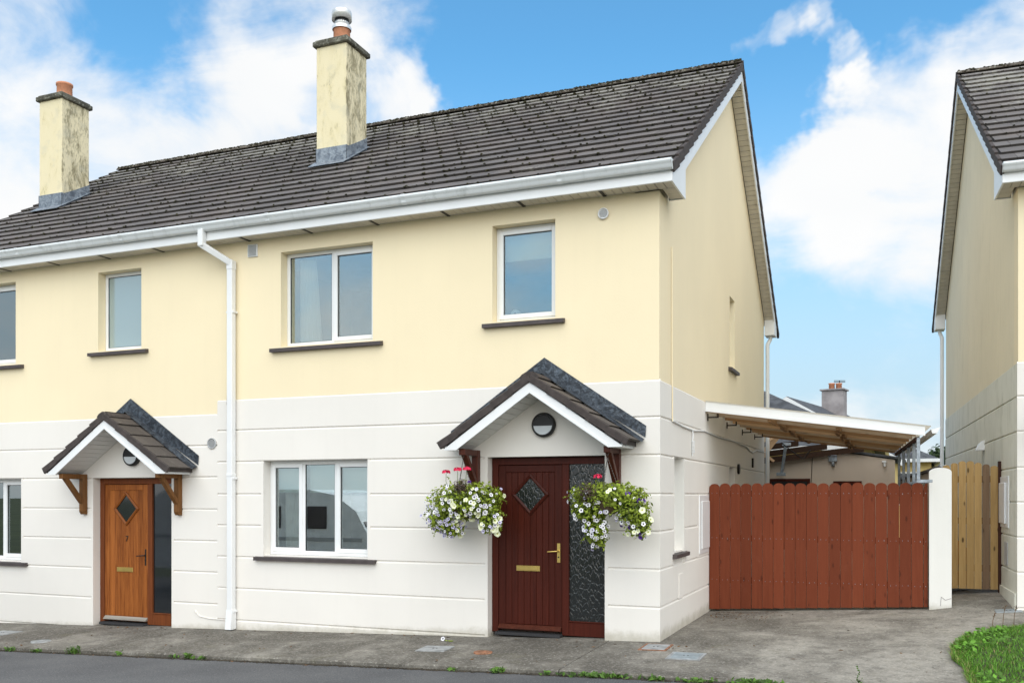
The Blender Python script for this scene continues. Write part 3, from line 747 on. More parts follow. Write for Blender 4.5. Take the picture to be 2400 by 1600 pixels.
def curtain(parent, x0, x1, z0, z1, y, mat='fabric', folds=9, flare=0.0):
    m = MB(); nx, nz = folds * 6, 6; vs_ = []
    for j in range(nz + 1):
        t = j / nz
        for i in range(nx + 1):
            u = i / nx; xx = x0 + (x1 - x0) * u * (1 + flare * t) - 0
            vs_.append((xx, y + .02 * sin(u * folds * 2 * pi + .6 * t) + .008 * sin(u * 31), z1 + (z0 - z1) * t))
    m.add(vs_, [(j * (nx + 1) + i, j * (nx + 1) + i + 1, (j + 1) * (nx + 1) + i + 1, (j + 1) * (nx + 1) + i) for j in range(nz) for i in range(nx)], True)
    return obj('curtain', m, mat, parent, fix=False)

def door(root, X0, Z0, leafm, planm, framem, side_glass, metal, lever_mat, planks=8, weather='mahogany_light', W_=1.502, top=2.156):
    """door with side light; X0 = left edge of the opening, Z0 = floor; laid out like the opening 1.5 m wide"""
    y = .13; d = None
    m = MB(); jw = .085; lx0, lx1 = X0 + .090, X0 + .922; sx0, sx1 = X0 + 1.012, X0 + W_ - .04
    m.box(X0 + .001, X0 + jw, y, y + .09, Z0, Z0 + top - .001, .004); m.box(X0 + jw, X0 + W_, y + .001, y + .089, Z0 + top - .085, Z0 + top - .001, .004)
    m.box(lx1 + .004, sx0, y, y + .09, Z0, Z0 + top - .085, .004); m.box(sx1, X0 + W_ - .001, y + .001, y + .09, Z0, Z0 + top - .085, .004)
    m.box(sx0, sx1, y + .002, y + .088, Z0, Z0 + .165, .004); m.box(sx0, sx1, y - .008, y + .02, Z0 + .165, Z0 + .182, .004)
    d = obj('door_frame', m, framem, root)
    m = MB(); m.box(sx0, sx1, y + .03, y + .04, Z0 + .178, Z0 + top - .085); obj('side_pane', m, side_glass, d)
    lz0, lz1 = Z0 + .035, Z0 + top - .092; yl = y + .012; st = .092
    leaf = obj('door_leaf', MB().box(lx0, lx0 + st, yl, yl + .05, lz0, lz1, .003).box(lx1 - st, lx1, yl, yl + .05, lz0, lz1, .003).box(lx0 + st, lx1 - st, yl, yl + .05, lz1 - .085, lz1, .003).box(lx0 + st, lx1 - st, yl, yl + .05, lz0, lz0 + .07, .003), leafm, root)
    n = planks; L = (lx1 - lx0 - 2 * st) / n
    pm = MB().box(-L / 2 + .0005, L / 2 - .0005, yl + .004, yl + .04, lz0 + .071, lz1 - .086, .006).mesh('plank', planm)
    for i in range(n): inst(pm, leaf, Matrix.Translation((lx0 + st + (i + .5) * L, 0, 0)), 'plank')
    cx, cz, hw, hh = (lx0 + lx1) / 2 + .005, Z0 + 1.705, .245, .255
    m = MB()
    pts = [(cx, cz + hh), (cx + hw, cz), (cx, cz - hh), (cx - hw, cz)]
    inn = [(cx, cz + hh - .052), (cx + hw - .05, cz), (cx, cz - hh + .052), (cx - hw + .05, cz)]
    mid = [((p[0] + q[0]) / 2, (p[1] + q[1]) / 2) for p, q in zip(pts, inn)]
    for i in range(4):
        j = (i + 1) % 4
        A, Bq, Cq, Dq, Eq, Fq = pts[i], pts[j], mid[j], mid[i], inn[i], inn[j]
        m.add([(A[0], yl + .004, A[1]), (Bq[0], yl + .004, Bq[1]), (Bq[0], yl - .012, Bq[1]), (A[0], yl - .012, A[1]),
               (Dq[0], yl - .024, Dq[1]), (Cq[0], yl - .024, Cq[1]), (Eq[0], yl - .012, Eq[1]), (Fq[0], yl - .012, Fq[1]), (Eq[0], yl + .003, Eq[1]), (Fq[0], yl + .003, Fq[1])],
              [(0, 1, 2, 3), (3, 2, 5, 4), (4, 5, 7, 6), (6, 7, 9, 8)])
    obj('light_moulding', m, leafm, leaf, fix=False)
    m = MB(); m.prism(inn, 'y', yl + .001, yl + .0035); obj('diamond_pane', m, side_glass, leaf)
    # letter plate, handle
    lx = cx - .03
    m = MB(); m.box(lx - .155, lx + .155, yl - .006, yl + .002, Z0 + .765, Z0 + .832, .003); m.box(lx - .125, lx + .125, yl - .011, yl - .006, Z0 + .778, Z0 + .820, .003); obj('letter_plate', m, metal, leaf)
    hx = lx1 - .042
    m = MB(); m.box(hx - .021, hx + .021, yl - .007, yl + .001, Z0 + .878, Z0 + 1.113, .003) if metal == lever_mat else m.box(hx - .013, hx + .013, yl - .007, yl + .001, Z0 + .868, Z0 + 1.11, .003)
    m.tube([(hx, yl - .005, Z0 + 1.018), (hx, yl - .045, Z0 + 1.018), (hx - .02, yl - .052, Z0 + 1.017), (hx - .13, yl - .050, Z0 + 1.008)], [.011, .010, .009, .008]); obj('handle', m, lever_mat, leaf)
    m = MB(); m.tube([(hx, yl - .008, Z0 + .945), (hx, yl - .012, Z0 + .945)], .010, 10); obj('keyhole', m, 'dark_metal', leaf)
    m = MB(); m.prism([(yl, Z0 + .10), (yl - .045, Z0 + .062), (yl - .045, Z0 + .05), (yl, Z0 + .05)], 'x', lx0 + .005, lx1 - .005); obj('weather_bar', m, weather, leaf)
    m = MB(); m.box(lx0 - .01, lx1 + .01, y - .10, y + .05, Z0 - .02, Z0 + .012, .003)
    for i in range(26): m.box(lx0 + i * .032, lx0 + .016 + i * .032, y - .095, y - .0, Z0 + .012, Z0 + .017)
    obj('threshold', m, 'rubber', d)
    return d, leaf

def louvre_round(root, x, z, r, mat='upvc'):
    m = MB(); m.lathe([(r * .80, -.004), (r, -.004), (r, -.016), (r * .82, -.022), (r * .80, -.004)], 28, (x, 0, z), 'y'); v = obj('vent', m, mat, root)
    m = MB(); m.lathe([(0.001, -.003), (r * .8, -.003)], 20, (x, 0, z), 'y'); obj('vent_back', m, 'grey_plastic', v, fix=False)
    n = 9
    for i in range(n):
        h = -.75 * r + 1.5 * r * (i + .5) / n; w = sqrt(max(0, (.8 * r) ** 2 - h * h))
        obj('slat', MB().prism([(-.004, z + h - .004), (-.016, z + h - .007), (-.016, z + h - .004), (-.004, z + h + .004)], 'x', x - w, x + w), mat, v)
    return v
def wall_light(root, x, z, r=.15):
    m = MB(); m.lathe([(r * .97, .0), (r, -.03), (r * .97, -.06), (r * .84, -.075), (r * .80, -.07)], 32, (x, 0, z), 'y'); l = obj('wall_light', m, 'black', root)
    n = 20; m = MB()
    up = [(x + .82 * r * cos(pi * i / n), z + .82 * r * sin(pi * i / n) - .01) for i in range(n + 1)]
    m.prism(up, 'y', -.074, -.02); obj('eyelid', m, 'black', l)
    dn = [(x + .80 * r * cos(pi + pi * i / n), z + .80 * r * sin(pi + pi * i / n) - .012) for i in range(n + 1)]
    m = MB(); m.prism(dn, 'y', -.066, -.02); obj('diffuser', m, 'diffuser', l)
    return l

def chimney(root, x0, x1, y0, y1, ztop, pot):
    zb = zfront(y0) - .3
    st = obj('chimney', MB().box(x0, x1, y0, y1, zb, ztop, .008), 'chimney', root)
    m = MB(); m.box(x0 - .05, x1 + .05, y0 - .05, y1 + .05, ztop, ztop + .085, .014); m.box(x0 - .02, x1 + .02, y0 - .02, y1 + .02, ztop + .085, ztop + .115, .012); obj('capping', m, 'cap_stone', st)
    px, py = (x0 + x1) / 2, (y0 + y1) / 2; zt = ztop + .1
    m = MB(); m.lathe([(.02, zt), (.155, zt), (.14, zt + .05), (.135, zt + .27), (.15, zt + .28), (.15, zt + .315), (.115, zt + .32), (.11, zt + .1)], 24, (px, py, 0)); obj('chimney_pot', m, 'terracotta', st)
    if pot:
        z = zt + .295
        m = MB(); m.lathe([(.155, z - .02), (.158, z + .02), (.14, z + .05), (.12, z + .06), (.118, z + .10)], 24, (px, py, 0)); obj('cowl_collar', m, 'steel', st)
        m = MB(); m.lathe([(.118, z + .08), (.118, z + .17)], 20, (px, py, 0)); obj('cowl_core', m, 'black', st)
        m = MB(); m.lathe([(.158, z + .14), (.163, z + .14), (.163, z + .26)], 24, (px, py, 0)); m.lathe([(.163, z + .26), (.155, z + .285)], 24, (px, py, 0)); m.lathe([(.155, z + .285), (.08, z + .305), (.001, z + .31)], 24, (px, py, 0)); m.lathe([(.001, z + .15), (.16, z + .15)], 24, (px, py, 0)); obj('cowl', m, 'steel', st)
    # lead: front apron dressed over the tiles, side step flashings
    m = MB(); ya = y0
    h0 = zfront(ya) + .25
    m.box(x0 - .012, x1 + .012, y0 - .010, y0, zfront(ya) - .03, h0, .003)
    m.box(x0 - .05, x1 + .05, -.20, .02, 0, .012, .004, slope_mat(0, (ya - YE) / cos(TH), .012, TH, YE, ZE))
    for s_, xx in ((-1, x0), (1, x1)):
        a, b = sorted((xx, xx + s_ * .010))
        m.prism([(y0 - .01, zfront(y0) - .04), (y1, zfront(y1) - .04), (y1, zfront(y1) + .17), (y0 + (y1 - y0) * .5, zfront(y0 + (y1 - y0) * .5) + .19), (y0 + .05, h0), (y0 - .01, h0)], 'x', a, b)
        a, b = sorted((xx, xx + s_ * .06))
        m.box(a, b, -.05, (y1 - y0) / cos(TH), .0, .011, .003, slope_mat(0, (y0 - YE) / cos(TH), .012, TH, YE, ZE))
    obj('flashing', m, 'lead', st)
    return st

def porch(root, cx, dz, bm_, seed, tilemat='porch_tile'):
    """tiled gabled canopy over the door, half width 1.11 m, 0.5 m deep"""
    rnd = random.Random(seed); k = .67; th = atan(k); yf, yw = -.50, -.004
    top = 3.10 + dz                                        # tile plane at the apex
    P = lambda x, z: (cx + x, z + dz)
    m = MB()
    for s_ in (-1, 1):
        m.prism([(cx, top - .03), (cx + s_ * 1.13, top - .03 - k * 1.13), (cx + s_ * 1.13, top - .10 - k * 1.13), (cx, top - .10)], 'y', yf + .01, yw)
    pc = obj('porch_canopy', m, 'verge', root)
    # tiles
    L = 1.20 / cos(th); nc = 5; g = (L - .06) / nc
    for s_ in (-1, 1):
        X = Vector((0, s_ * 1.0, 0))
        for c in range(nc):
            v = c * g; tilt = math.asin(.022 / g) + rnd.gauss(0, .006); t = th - tilt
            for ya, yb in (((yf - .02, yf + .28), (yf + .28, yw)) if c % 2 else ((yf - .02, yf + .13), (yf + .13, yw))):
                V = Vector((-s_ * cos(t), 0, sin(t))); Nn = Vector((s_ * sin(t), 0, cos(t))); U = V.cross(Nn)
                p = Vector((cx + s_ * (1.19 - v * cos(th)), (ya + yb) / 2, top - k * 1.19 + v * sin(th))) + Nn * (-.022)
                mt = Matrix((U, V, Nn)).transposed().to_4x4() @ Matrix.Rotation(rnd.gauss(0, .012), 4, 'Z'); mt.translation = p
                inst(tile_mesh(tilemat, yb - ya, .36), pc, mt, 'roof_tile')
            # mortar-bedded verge seen at the front edge
            q = MB(); q.box(0, g + .01, -.012, .02, -.085, -.001, .006)
            V = Vector((-s_ * cos(th - tilt * .6), 0, sin(th - tilt * .6))); Nn = Vector((s_ * sin(th - tilt * .6), 0, cos(th - tilt * .6))); U = V.cross(Nn)
            mt = Matrix((V, -U, Nn)).transposed().to_4x4(); mt.translation = Vector((cx + s_ * (1.19 - v * cos(th)), yf - .012, top - k * 1.19 + v * sin(th)))
            inst(q.mesh('verge_tile', 'verge'), pc, mt, 'verge_tile')
    arc = [radians(a) for a in (-58, -38, -18, 0, 18, 38, 58)]
    q = MB(); q.prism([(.15 * sin(a), .15 * cos(a)) for a in arc] + [(.10 * sin(a), .10 * cos(a)) for a in reversed(arc)], 'y', 0, .255)
    rme = q.mesh('ridge_tile', 'verge')
    for y0 in (yf - .022, yf + .235): inst(rme, pc, Matrix.Translation((cx, y0, top - .15 + rnd.uniform(0, .006))), 'ridge_tile')
    # white fascia boards, soffit boards, eave boxes
    for s_ in (-1, 1):
        q = MB(); e = .95
        zb = 2.862; ft = .125
        q.prism([(cx, dz + zb + ft), (cx + s_ * 1.10, dz + zb + ft - .685 * 1.10), (cx + s_ * 1.10, dz + zb - .685 * .94), (cx + s_ * .94, dz + zb - .685 * .94), (cx, dz + zb)], 'y', yf - .008, yf + .012)
        q.prism([(cx, dz + zb + .03), (cx + s_ * .925, dz + zb + .03 - .685 * .925), (cx + s_ * .93, dz + zb - .685 * .93), (cx, dz + zb)], 'y', yf - .013, yf - .008)
        obj('fascia', q, 'upvc', pc)
        q = MB(); xa, xb = sorted((cx + s_ * .93, cx + s_ * 1.10))
        q.box(xa, xb, yf + .013, yw, dz + zb - .685 * .94, dz + zb - .685 * .94 + .012); xe = sorted((cx + s_ * 1.085, cx + s_ * 1.10)); q.box(xe[0], xe[1], yf + .012, yw, dz + zb - .685 * .94 + .013, dz + 2.32)
        obj('eave_box', q, 'upvc', pc)
        nb = 11; Ls = .95 / cos(th); lb = Ls / nb
        q = MB().box(.003, lb - .003, yf + .014, yw, 0, .009, .002).mesh('soffit_board', 'soffit_clean')
        for i in range(nb):
            V = Vector((s_ * cos(th), 0, -sin(th))); Nn = Vector((s_ * sin(th), 0, cos(th))); U = Vector((0, 1, 0))
            mt = Matrix((V, U, Nn)).transposed().to_4x4(); mt.translation = Vector((cx, 0, dz + zb + .02)) + V * (i * lb)
            inst(q, pc, mt, 'soffit_board')
        # bracket: wall post, arm, brace
        bx = cx + s_ * .90 + .01; zt = 2.235 + dz; q = MB()
        q.box(bx - .042, bx + .042, -.088, -.002, zt - .56, zt, .006); q.prism([(-.002, zt - .56), (-.088, zt - .56), (-.06, zt - .60), (-.002, zt - .60)], 'x', bx - .036, bx + .036)
        q.box(bx - .040, bx + .040, -.455, -.089, zt - .075, zt - .001, .006)
        q.bar((bx, -.075, zt - .42), (bx, -.385, zt - .05), .06, .07, Vector((1, 0, 0)), .005)
        obj('bracket', q, bm_, pc)
    # lead flashing: upstand on the wall and apron on the tiles
    q = MB()
    for s_ in (-1, 1):
        A, Bq = (cx, top + .235), (cx + s_ * 1.25, top + .235 - .683 * 1.25); w = .20
        q.prism([A, Bq, (Bq[0] - s_ * .01, Bq[1] - .13), (cx, A[1] - w - .03)], 'y', -.018, -.010 + .004 * s_)
        zl = top + .012
        q.add([(cx, -.016, zl + .04), (cx + s_ * 1.23, -.016, zl + .04 - k * 1.23), (cx + s_ * 1.23, -.13, zl - .0 - k * 1.23), (cx, -.13, zl + .02)], [(0, 1, 2, 3)])
    fl = obj('flashing', q, 'lead_dark', pc, fix=False)
    return pc
t_ = NT('soffit_clean', .45); t_.col((.74, .74, .72, 1)); M['soffit_clean'] = t_.m

# ------------------------------------------------------------------ the two houses of the pair
CAMP = Vector(cam.location)
LV1 = [3.017, 2.587, 2.15, 1.70, 1.267, .83, .392, -.05, -.7]
LV2 = [2.83, 2.385, 1.94, 1.485, 1.04, .60, .155, -.30, -1.0]
PX = -6.31                                             # party line
def facade(root, xa, xb, levels, holes, mat_lo, mat_hi, plain_over_door, corner_l=False, corner_r=False):
    zsplit = levels[0] - .006
    m = MB(); wall_panel(m, 'y', xa + (.012 if corner_l else 0), xb - (.012 if corner_r else 0), zsplit, 5.20, holes, .012, .3); obj('upper_wall', m, mat_hi, root, fix=False)
    m = MB(); wall_panel(m, 'y', xa + (BANDT if corner_l else 0), xb - (BANDT if corner_r else 0), levels[-1], zsplit, holes, BANDT, .3); obj('lower_wall', m, mat_lo, root, fix=False)
    hs = list(holes) + [plain_over_door] if plain_over_door else list(holes)
    courses(root, 'y', xa, xb, levels, hs, 0.0, mat_lo)
def backs(root, xa, xb, zlow, mat):
    m = MB(); m.box(xa + .3, xb - .3, DEPTH - .3, DEPTH - .012, zlow, 5.2); obj('rear_wall', m, mat, root)
    m = MB(); m.box(xa + .05, xb - .31, .31, 9.0, 2.62, 2.72); m.box(xa + .05, xb - .31, .31, 9.0, 5.02 + .2, 5.30); m.box(xa + .05, xb - .31, 3.4, 3.5, zlow, 5.2); m.box(xa + .02, xa + .04, .31, 9.0, zlow, 5.2); obj('interior_partition', m, 'interior', root)
    m = MB(); m.box(xa + .05, xb - .31, .31, 9.0, zlow, (.0 if xa > -7 else -.2)); obj('interior_floor', m, 'carpet', root)

# ---- right-hand house
h1 = thing('house', 'cream and white end house with dark red front door and hanging baskets', 'house', (-3.1, 0, -.1), group='pair of joined houses')
W1, W2, W3, D1 = (-5.245, -3.805, 3.70, 4.985), (-2.104, -1.280, 3.815, 4.998), (-5.525, -3.875, .862, 2.15), (-2.162, -.660, -.7, 2.15)
facade(h1, PX, 0, LV1, [W1, W2, W3, D1], 'white', 'cream', (-2.20, -.60, 2.15, 3.017, 1), corner_r=True)
G1, G2, G3 = (.749, 1.33, .985, 2.149), (4.845, 5.43, 1.15, 2.14), (4.958, 5.478, 3.79, 4.95)
gm = gable_wall(h1, 0, 1, -.7, 3.011, [G1, G2, G3], 'cream'); obj('lower_gable_wall', gm, 'white', h1, fix=False)
courses(h1, 'x', BANDT, DEPTH, LV1, [G1, G2, (2.248, 2.99, .85, 1.70, 1)], 0.0, 'white', -1)
backs(h1, PX, 0, -.7, 'cream')
roof(h1, PX, .2, 'r', 11, (-6.215, -5.643, 2.28, 2.90), CAMP, moss=1700)
eaves(h1, PX, .2, 'r', 21, PX, 0.0)
chimney(h1, -6.21, -5.643, 2.28, 2.90, 8.945, True)
w = window(h1, *W1, [-4.497], (.145, .155), sash=(1,))
curtain(w, W1[0] + .09, W1[0] + .36, W1[2] + .02, W1[3] - .05, .33, folds=6, flare=.35)
w = window(h1, *W2, [], (.115, .125), glassmat='glass', sash=(0,))
obj('roller_blind', MB().box(W2[0] + .07, W2[1] - .07, .262, .266, 4.62, 4.95).box(W2[0] + .06, W2[1] - .06, .258, .27, 4.60, 4.625, .004), 'blind', w)
obj('frosted_film', MB().box(W2[0] + .06, W2[1] - .06, .29, .293, W2[2] + .05, 4.95), 'film', w) if 'film' in M else None
w = window(h1, *W3, [-4.975, -4.452], (.13, .13), sash=(0, 2))
for a, b in ((W3[0] + .07, -5.005), (-4.945, -4.482), (-4.422, W3[1] - .06)):
    obj('roller_blind', MB().box(a, b, .26, .264, 1.735, 2.10).box(a, b, .256, .268, 1.715, 1.738, .004), 'blind', w)
curtain(w, W3[0] + .10, W3[0] + .34, W3[2] + .02, 1.76, .36, folds=4)
d1, leaf1 = door(h1, -2.162, -.015, 'mahogany', 'mahogany', 'mahogany', 'textured_glass', 'brass', 'brass')
porch(h1, -1.41, 0.0, 'mahogany_light', 5)
wall_light(h1, -1.412, 2.525)
louvre_round(h1, -.675, 4.985, .066)
sq = obj('vent', MB().box(-5.785, -5.622, -.012, .014, 4.965, 5.135, .004), 'upvc', h1)
for i in range(9): obj('slat', MB().prism([(-.012, 4.982 + i * .0165), (-.020, 4.979 + i * .0165), (-.020, 4.983 + i * .0165), (-.012, 4.991 + i * .0165)], 'x', -5.77, -5.637), 'grey_plastic', sq)
for g in (G1, G2): window(h1, *g, [], (.10, .12) if g is G1 else (.08, .08), axis='x', gx=0.0, glassmat='frosted', sill_out=.05)
window(h1, *G3, [], (.13, .16), axis='x', gx=0.0, glassmat='frosted', sill_out=.05)
# square downpipe with a swan neck
dp = MB(); px, py, hw = -6.02, -.062, .045
dp.bar((-6.325, -.30, 5.33), (-6.325, -.30, 5.10), .085, .085, Vector((0, 1, 0)), .006)
dp.bar((-6.345, -.305, 5.135), (px + .02, py - .005, 4.885), .08, .08, Vector((0, 1, 0)), .006)
dp.box(px - hw, px + hw, py - hw, py + hw, zg(px, 0) + .03, 4.93, .008)
dp.box(px - hw - .004, px + hw + .004, py - hw - .004, py + hw + .004, 4.80, 4.93, .006)
dp.box(px - hw - .004, px + hw + .004, py - hw - .004, py + hw + .004, 1.94, 1.98, .004)
dpo = obj('downpipe', dp, 'upvc', h1)
obj('pipe_shoe', MB().prism([(py + hw, .10), (py - hw, .10), (py - hw - .03, zg(px, 0) + .015), (py - hw, zg(px, 0) + .01), (py + hw, zg(px, 0) + .02)], 'x', px - hw - .004, px + hw + .004), 'upvc', dpo)
for z in (4.2, 1.90, .06): obj('pipe_clip', MB().box(px - hw - .018, px + hw + .018, py - hw + .012, -.002, z, z + .03, .003), 'upvc', dpo)
dp = MB(); dp.tube([(.10, 9.45, 4.98), (.10, 9.45, 4.92), (.05, 9.39, 4.80), (.05, 9.39, 4.7), (.05, 9.39, -.1)], .04, 10); obj('downpipe', dp, 'upvc', h1)
# gable services: conduit, cable, coil, meter cupboard, vents
m = MB(); m.tube([(.006, .60, 4.67), (.006, .60, 3.04), (.010, .602, 3.0), (.010, .602, 2.57)], .008, 6); obj('conduit', m, 'conduit_cream' if 'conduit_cream' in M else 'cream', h1)
m = MB(); m.tube([(.012, .602, 2.58), (.012, 1.2, 2.55), (.012, 1.9, 2.54), (.012, 2.6, 2.585), (.012, 3.76, 2.565), (.012, 5.2, 2.58), (.012, 6.7, 2.555), (.012, 7.1, 2.50), (.012, 7.5, 2.49), (.012, 8.0, 2.55), (.012, 9.25, 2.57)], .013, 6)
m.tube([(.014, 1.79, 2.54), (.022, 1.79, 2.46), (.014, 1.79, 2.41), (.014, 1.79, 2.20)], .010, 6); obj('cable', m, 'upvc', h1)
m = MB()
for i in range(9): m.tube([(.02 + .022 * cos(a * pi / 4), 1.79 + .022 * sin(a * pi / 4), 2.25 + i * .018) for a in range(9)], .006, 5, False)
obj('cable_coil', m, 'upvc', h1, fix=False)
m = MB(); m.box(-.01, .012, 2.30, 2.96, .87, 1.68, .004); m.box(.012, .026, 2.42, 2.98, .93, 1.60, .008); obj('meter_cupboard', m, 'upvc', h1)
obj('gas_box', MB().box(-.01, .006, 1.0, 1.24, .39, .70, .003), 'white', h1)
m = MB(); m.lathe([(.001, .03), (.085, .03), (.09, .0)], 20, (0, 5.75, 2.13), 'x'); obj('vent_flap', m, 'dark_metal', h1)
obj('hook_plate', MB().box(0, .03, 7.42, 7.5, 2.2, 2.38, .004), 'dark_metal', h1)
thing_roll = thing('toilet_roll', 'white toilet roll on the inner sill of the small upstairs window', 'toilet roll', (-1.90, .30, 3.87), group=None)
m = MB(); m.lathe([(.02, 0), (.055, 0), (.055, .1), (.02, .1), (.02, 0)], 20, (-1.90, .25, 3.945), 'y'); obj('roll', m, 'paper', thing_roll)
m = MB(); m.lathe([(.019, .001), (.019, .099), (.0175, .099), (.0175, .001)], 16, (-1.90, .25, 3.945), 'y'); obj('tube', m, 'fallen', thing_roll)

# ---- left-hand house
h2 = thing('house', 'cream and white house at the left with varnished orange wooden door', 'house', (-9.5, 0, -.3), group='pair of joined houses')
XL = -12.75
W4, W5, W6, D2 = (-8.534, -7.70, 3.83, 5.004), (-11.68, -10.24, 3.735, 5.02), (-11.76, -10.109, .655, 1.935), (-8.622, -7.128, -.9, 1.935)
facade(h2, XL, PX, LV2, [W4, W5, W6, D2], 'white', 'cream', (-8.66, -7.09, 1.94, 2.83, 1), corner_l=True)
gm = gable_wall(h2, XL, -1, -1.0, 2.82, [], 'cream'); obj('lower_gable_wall', gm, 'white', h2, fix=False)
courses(h2, 'x', BANDT, DEPTH, LV2, [], XL, 'white', 1)
backs(h2, XL + .3, PX + .25, -1.0, 'cream')
roof(h2, XL - .2, PX, 'l', 12, (-12.31, -11.735, 2.23, 2.86), CAMP, moss=1700)
eaves(h2, XL - .2, PX, 'l', 22, XL, PX)
chimney(h2, -12.305, -11.738, 2.233, 2.863, 9.02, False)
w = window(h2, *W4, [], (.15, .135), glassmat='frosted')
w = window(h2, *W5, [-10.95], (.15, .18), sash=(1,))
obj('roller_blind', MB().box(-10.92, -10.30, .26, .264, 4.62, 4.97), 'blind', w)  # added pale panel in place of the sky mirrored in the upper pane
w = window(h2, *W6, [-11.2, -10.66], (.13, .14), sash=(0, 2))
vb = MB()
for i in range(44): vb.box(-10.62, -10.19, .262, .284, .75 + i * .026, .752 + i * .026, 0)
for x in (-10.55, -10.26): vb.box(x, x + .004, .26, .262, .74, 1.9)
obj('venetian_blind', vb, 'blind', w)
d2, leaf2 = door(h2, -8.622, -.225, 'oak_frame2' if 'oak_frame2' in M else 'oak_door', 'oak_door', 'oak_frame', 'dark_glass', 'brass', 'dark_metal', 7, 'grey_wood', W_=1.494)
porch(h2, -7.88, -.24, 'oak_bracket', 9)
wall_light(h2, -7.84, 2.255)
louvre_round(h2, -6.40, 2.41, .078, 'grey_plastic')
# house number
fc = bpy.data.curves.new('house_number', 'FONT'); fc.body = '7'; fc.size = .12; fc.extrude = .002; fc.align_x = 'CENTER'
tmp = bpy.data.objects.new('tmp', fc); COL.objects.link(tmp)
bpy.context.view_layer.update()
me = bpy.data.meshes.new_from_object(tmp.evaluated_get(bpy.context.evaluated_depsgraph_get())); bpy.data.objects.remove(tmp)
me.name = 'house_number'; me.materials.clear(); me.materials.append(M['dark_metal'])
inst(me, leaf2, Matrix.Translation((-8.10, .138, .995)) @ Matrix.Rotation(radians(90), 4, 'X'), 'house_number')
m = MB(); m.tube([(-6.68, -.006, .02), (-6.62, -.006, -.03), (-6.45, -.006, -.055), (-6.1, -.006, -.065)], .007, 5); m.tube([(-6.68, -.006, .02), (-6.70, -.006, .045)], .012, 5); obj('cable', m, 'white', h2)
m = MB(); m.tube([(-6.075, -.03, 3.30), (-6.13, -.012, 3.12), (-6.135, -.012, 2.95), (-6.10, -.012, 2.78)], .004, 5); obj('cable', m, 'dark_metal', h2)

# ---- neighbouring house on the right, turned a little
ANG = radians(2.37)
MR = Matrix.Translation((3.905, 2.60, .33)) @ Matrix.Rotation(ANG, 4, 'Z')
h3 = thing('house', 'stained cream and white neighbouring house cut off by the right edge', 'house', (3.0, 0, 0), MR)
R1, R2, R3, RD = (3.805, 5.245, 3.70, 4.985), (1.28, 2.104, 3.815, 4.998), (3.875, 5.525, .862, 2.15), (.66, 2.162, -.7, 2.15)
facade(h3, 0, 6.3, LV1, [R1, R2, R3, RD], 'white', 'cream', (.60, 2.20, 2.15, 3.017, 1), corner_l=True)
window(h3, *R1, [4.5], (.15, .15), sash=(1,)); window(h3, *R2, [], (.12, .12), sash=(0,)); window(h3, *R3, [4.42, 4.95], (.13, .13), sash=(0, 2))
door(h3, .66, -.03, 'mahogany', 'mahogany', 'mahogany', 'dark_glass', 'brass', 'brass'); porch(h3, 1.41, 0.0, 'mahogany_light', 15)
gm = gable_wall(h3, 0, -1, -.9, 3.011, [], 'cream_dirty'); obj('lower_gable_wall', gm, 'white_dirty', h3, fix=False)
courses(h3, 'x', BANDT, DEPTH, LV1, [], 0.0, 'white_dirty', 1)
backs(h3, 0.35, 6.3, -.7, 'cream')
roof(h3, -.2, 6.5, 'l', 13, None, MR.inverted() @ CAMP, maxtiles=190, moss=600)
eaves(h3, -.2, 6.5, 'l', 23, 0.0, 6.3)
obj('plinth', MB().box(-.022, -.001, .05, DEPTH, -.5, .12, .004), 'white_dirty', h3)
m = MB(); m.tube([(-.10, 9.45, 4.98), (-.10, 9.45, 4.92), (-.06, 9.40, 4.80), (-.06, 9.40, 4.7), (-.06, 9.40, -.2)], .04, 10); obj('downpipe', m, 'upvc', h3)
m = MB(); m.box(-.014, .01, .62, 1.32, .92, 1.60, .004); m.box(-.036, -.014, .78, 1.28, .97, 1.52, .008); obj('meter_cupboard', m, 'upvc', h3)
obj('gas_box', MB().box(-.008, .01, .72, .98, .42, .73, .003), 'grey_plastic', h3)
m = MB(); m.add([(0, 3.0, 2.05), (-.11, 3.0, 2.05), (-.085, 3.0, 2.13), (-.03, 3.0, 2.19), (0, 3.0, 2.2), (0, 3.16, 2.05), (-.11, 3.16, 2.05), (-.085, 3.16, 2.13), (-.03, 3.16, 2.19), (0, 3.16, 2.2)],
             [(0, 1, 2, 3, 4), (5, 6, 7, 8, 9), (1, 6, 7, 2), (2, 7, 8, 3), (3, 8, 9, 4)]); obj('vent_cowl', m, 'upvc', h3)

# ------------------------------------------------------------------ gates, pillar, boundary wall
gt = thing('board_gate', 'wide rust-red board gate with round-topped boards between house and white pillar', 'gate', (1.45, 3.05, .05))
random.seed(31)
edges = [.006 + i * (2.895 / 19.35) for i in range(20)] + [2.90]
for i in range(20):
    a, b = edges[i] + .0022, edges[i + 1] - .0022; w_ = b - a; gap = random.choice((0, 0, .003))
    zb = zg((a + b) / 2, 3.0) + .035; zt = 1.850 + random.gauss(0, .003); xm = (a + b) / 2; r = w_ / 2
    pts = [(a, zb), (b - gap, zb)]
    if i < 19: pts += [(xm + r * cos(t) - (gap if t < .1 else 0), zt - r * .78 + r * .78 * sin(t)) for t in [pi * k / 14 for k in range(15)]]
    else: pts += [(b, zt - .02), (xm, zt - .012), (a, zt - .06)]
    m = MB(); yy = 3.04 + random.uniform(-.002, .002); m.prism(pts, 'y', yy, yy + .02); obj('plank', m, 'gate_paint', gt)
for z in (.42, 1.02, 1.66): obj('rail', MB().box(.01, 2.89, 3.064, 3.10, z, z + .09, .004), 'gate_paint', gt)
